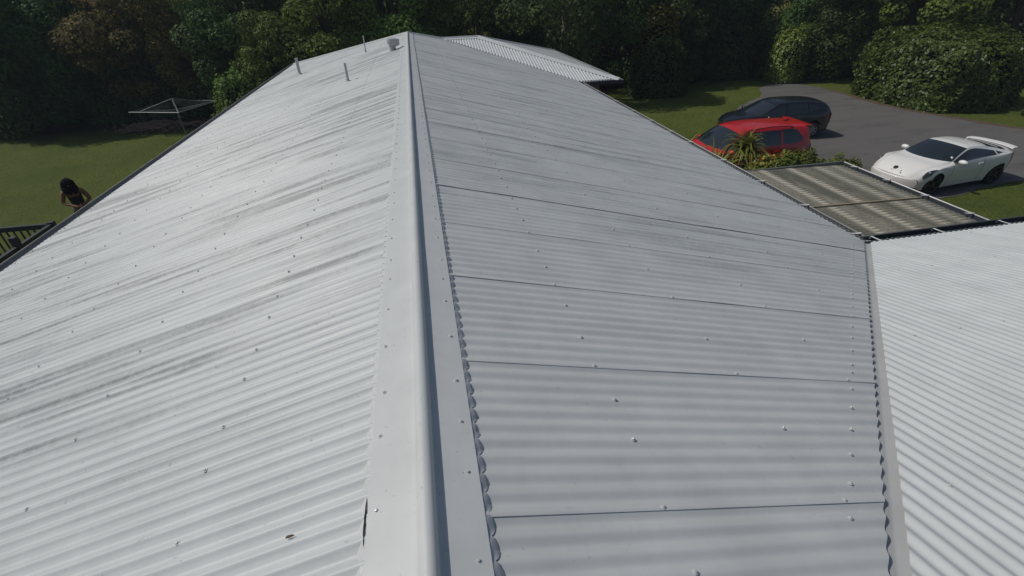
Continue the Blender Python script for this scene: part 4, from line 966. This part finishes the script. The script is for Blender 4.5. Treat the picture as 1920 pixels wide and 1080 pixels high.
def person():
    r_ = empty('person', (-10.42, 15.70, GL)); tag(r_, 'person in dark singlet with dark curly hair holding a stick on the lawn', 'person')
    skin = mat('skin_brown', (.24, .11, .06), .55); top = mat('singlet_navy', (.010, .013, .022), .8); pants = mat('shorts_brown', (.045, .035, .035), .85); hair = mat('hair_dark', (.010, .010, .012), .95, spec=.1)
    # local frame: faces -Y
    N = []; Eg = []
    def add(p, r, par=None):
        N.append((p, r)); i = len(N)-1
        if par is not None: Eg.append((par, i))
        return i
    pel = add((0, 0, .90), (.15, .11)); w_ = add((0, -.02, 1.06), (.135, .10), pel); ch = add((0, -.06, 1.25), (.16, .12), w_); ct = add((0, -.09, 1.38), (.12, .09), ch)
    nk = add((0, -.13, 1.46), .055, ct); hd = add((0, -.19, 1.54), (.075, .085), nk); ht = add((0, -.22, 1.62), (.07, .085), hd)
    ends = {}
    for s in (-1, 1):
        sh = add((s*.18, -.09, 1.37), .072, ct); e = add((s*.29, -.13, 1.10), .052, sh); hnd = (s*.05+.05, -.40, .98); wrs = add((s*.09+.04, -.36, 1.0), .028, e)
        pm = add((hnd[0], hnd[1], hnd[2]), (.036, .022), wrs); ends[s] = Vector(hnd)
        hp = add((s*.09, 0, .84), .085, pel); kn = add((s*.12, -.04, .48), .058, hp); an = add((s*.13, .02, .09), .038, kn); ft = add((s*.15, -.14, .04), (.04, .03), an)
    body = skin_mesh('body', N, Eg, skin, r_)
    for s in (-1, 1):        # fingers curled round the stick
        for k in range(4):
            b0 = ends[s]+Vector((-.012*s, -.03, .02-.014*k)); skin_mesh('finger', [(tuple(b0), .009), (tuple(b0+Vector((-.02*s, -.028, -.004))), .008), (tuple(b0+Vector((-.035*s, -.012, -.012))), .007)], [(0, 1), (1, 2)], skin, body, sub=1)
        b0 = ends[s]+Vector((0, -.01, .03)); skin_mesh('thumb', [(tuple(b0), .011), (tuple(b0+Vector((-.02*s, -.03, .012))), .009)], [(0, 1)], skin, body, sub=1)
    sh_ = skin_mesh('singlet', [((0, .0, .92), (.165, .125)), ((0, -.02, 1.07), (.155, .118)), ((0, -.06, 1.25), (.178, .137)), ((0, -.085, 1.36), (.13, .105)), ((.10, -.09, 1.42), .06), ((-.10, -.09, 1.42), .06)], [(0, 1), (1, 2), (2, 3), (3, 4), (3, 5)], top, r_)
    skin_mesh('shorts', [((0, 0, .92), (.16, .12)), ((.09, 0, .80), .105), ((.115, -.03, .56), .092), ((-.09, 0, .80), .105), ((-.115, -.03, .56), .092)], [(0, 1), (1, 2), (0, 3), (3, 4)], pants, r_)
    hm = MB(); rows = []
    c = Vector((0, -.19, 1.60))
    for i in range(13):
        ph = PI*i/12; row = []
        for j in range(21):
            a = 2*PI*j/20; d = Vector((math.sin(ph)*math.cos(a), math.sin(ph)*math.sin(a), math.cos(ph))); rr = .138+.03*mn.noise(d*4)+.028*mn.noise(d*10)
            if d.y < -.6 and -.5 < d.z < .05: rr = .085
            if d.z < -.2: rr *= 1+.9*min(1, (-d.z-.2)*1.6)
            row.append(c+Vector((d.x*rr, d.y*rr*1.05+.02, d.z*rr*1.05)))
        rows.append(row)
    hm.grid(rows); hm.build('hair', hair, r_, smooth=True, shift=False)
    f = MB(); f.box((0, -.285, 1.545), (.02, .03, .035)); f.build('nose', skin, body, shift=False)
    for s in (-1, 1): f = MB(); f.lathe([(.001, .006), (.008, .004), (.012, 0)], (s*.03, -.268, 1.575), 8, Matrix.Rotation(R(90), 3, 'X')); f.build('eye', hair, body, shift=False)
    f = MB(); f.box((0, -.268, 1.505), (.045, .01, .01)); f.build('mouth', mat('lips', (.12, .04, .035), .5), body, shift=False)
    for s in (-1, 1):
        b = MB(); b.box((s*.15, -.06, .04), (.10, .27, .08)); b.build('shoe', mat('shoe_white', (.5, .5, .48), .6), r_, shift=False)
    r_.rotation_euler = (0, 0, R(30)); r_.scale = (1.12, 1.12, 1.06)
    return r_, ends
pr, ends = person()
Mx = Matrix.Translation(pr.location) @ Matrix.Rotation(R(30), 4, 'Z') @ Matrix.Diagonal((1.12, 1.12, 1.06, 1))
h0 = Mx @ ((ends[-1]+ends[1])/2+Vector((0, -.02, 0)))
st = MB(); e_ = h0+Vector((.35, -.5, -.62)); st.tube([h0-(e_-h0)*.12, h0, e_], .013, 8); st.tube([e_, e_+(e_-h0)*.5], .010, 8)
o = st.build('stick', mat('stick_pale', (.42, .36, .28), .6)); tag(o, 'thin pale stick held in both hands by the person', 'stick')

# ------------------------------------------------------------------ thin summer haze over the garden
hz = MB(); hz.box((5, 50, 8), (360, 300, 28)); hm_ = bpy.data.materials.new('haze_air'); hm_.use_nodes = True
hn = hm_.node_tree; hn.nodes.remove(hn.nodes['Principled BSDF']); pv = hn.nodes.new('ShaderNodeVolumePrincipled')
pv.inputs['Color'].default_value = (.72, .86, 1, 1); pv.inputs['Density'].default_value = .0008; pv.inputs['Anisotropy'].default_value = .1
hn.links.new(pv.outputs[0], hn.nodes['Material Output'].inputs['Volume'])
tag(hz.build('haze', hm_), kind='stuff')
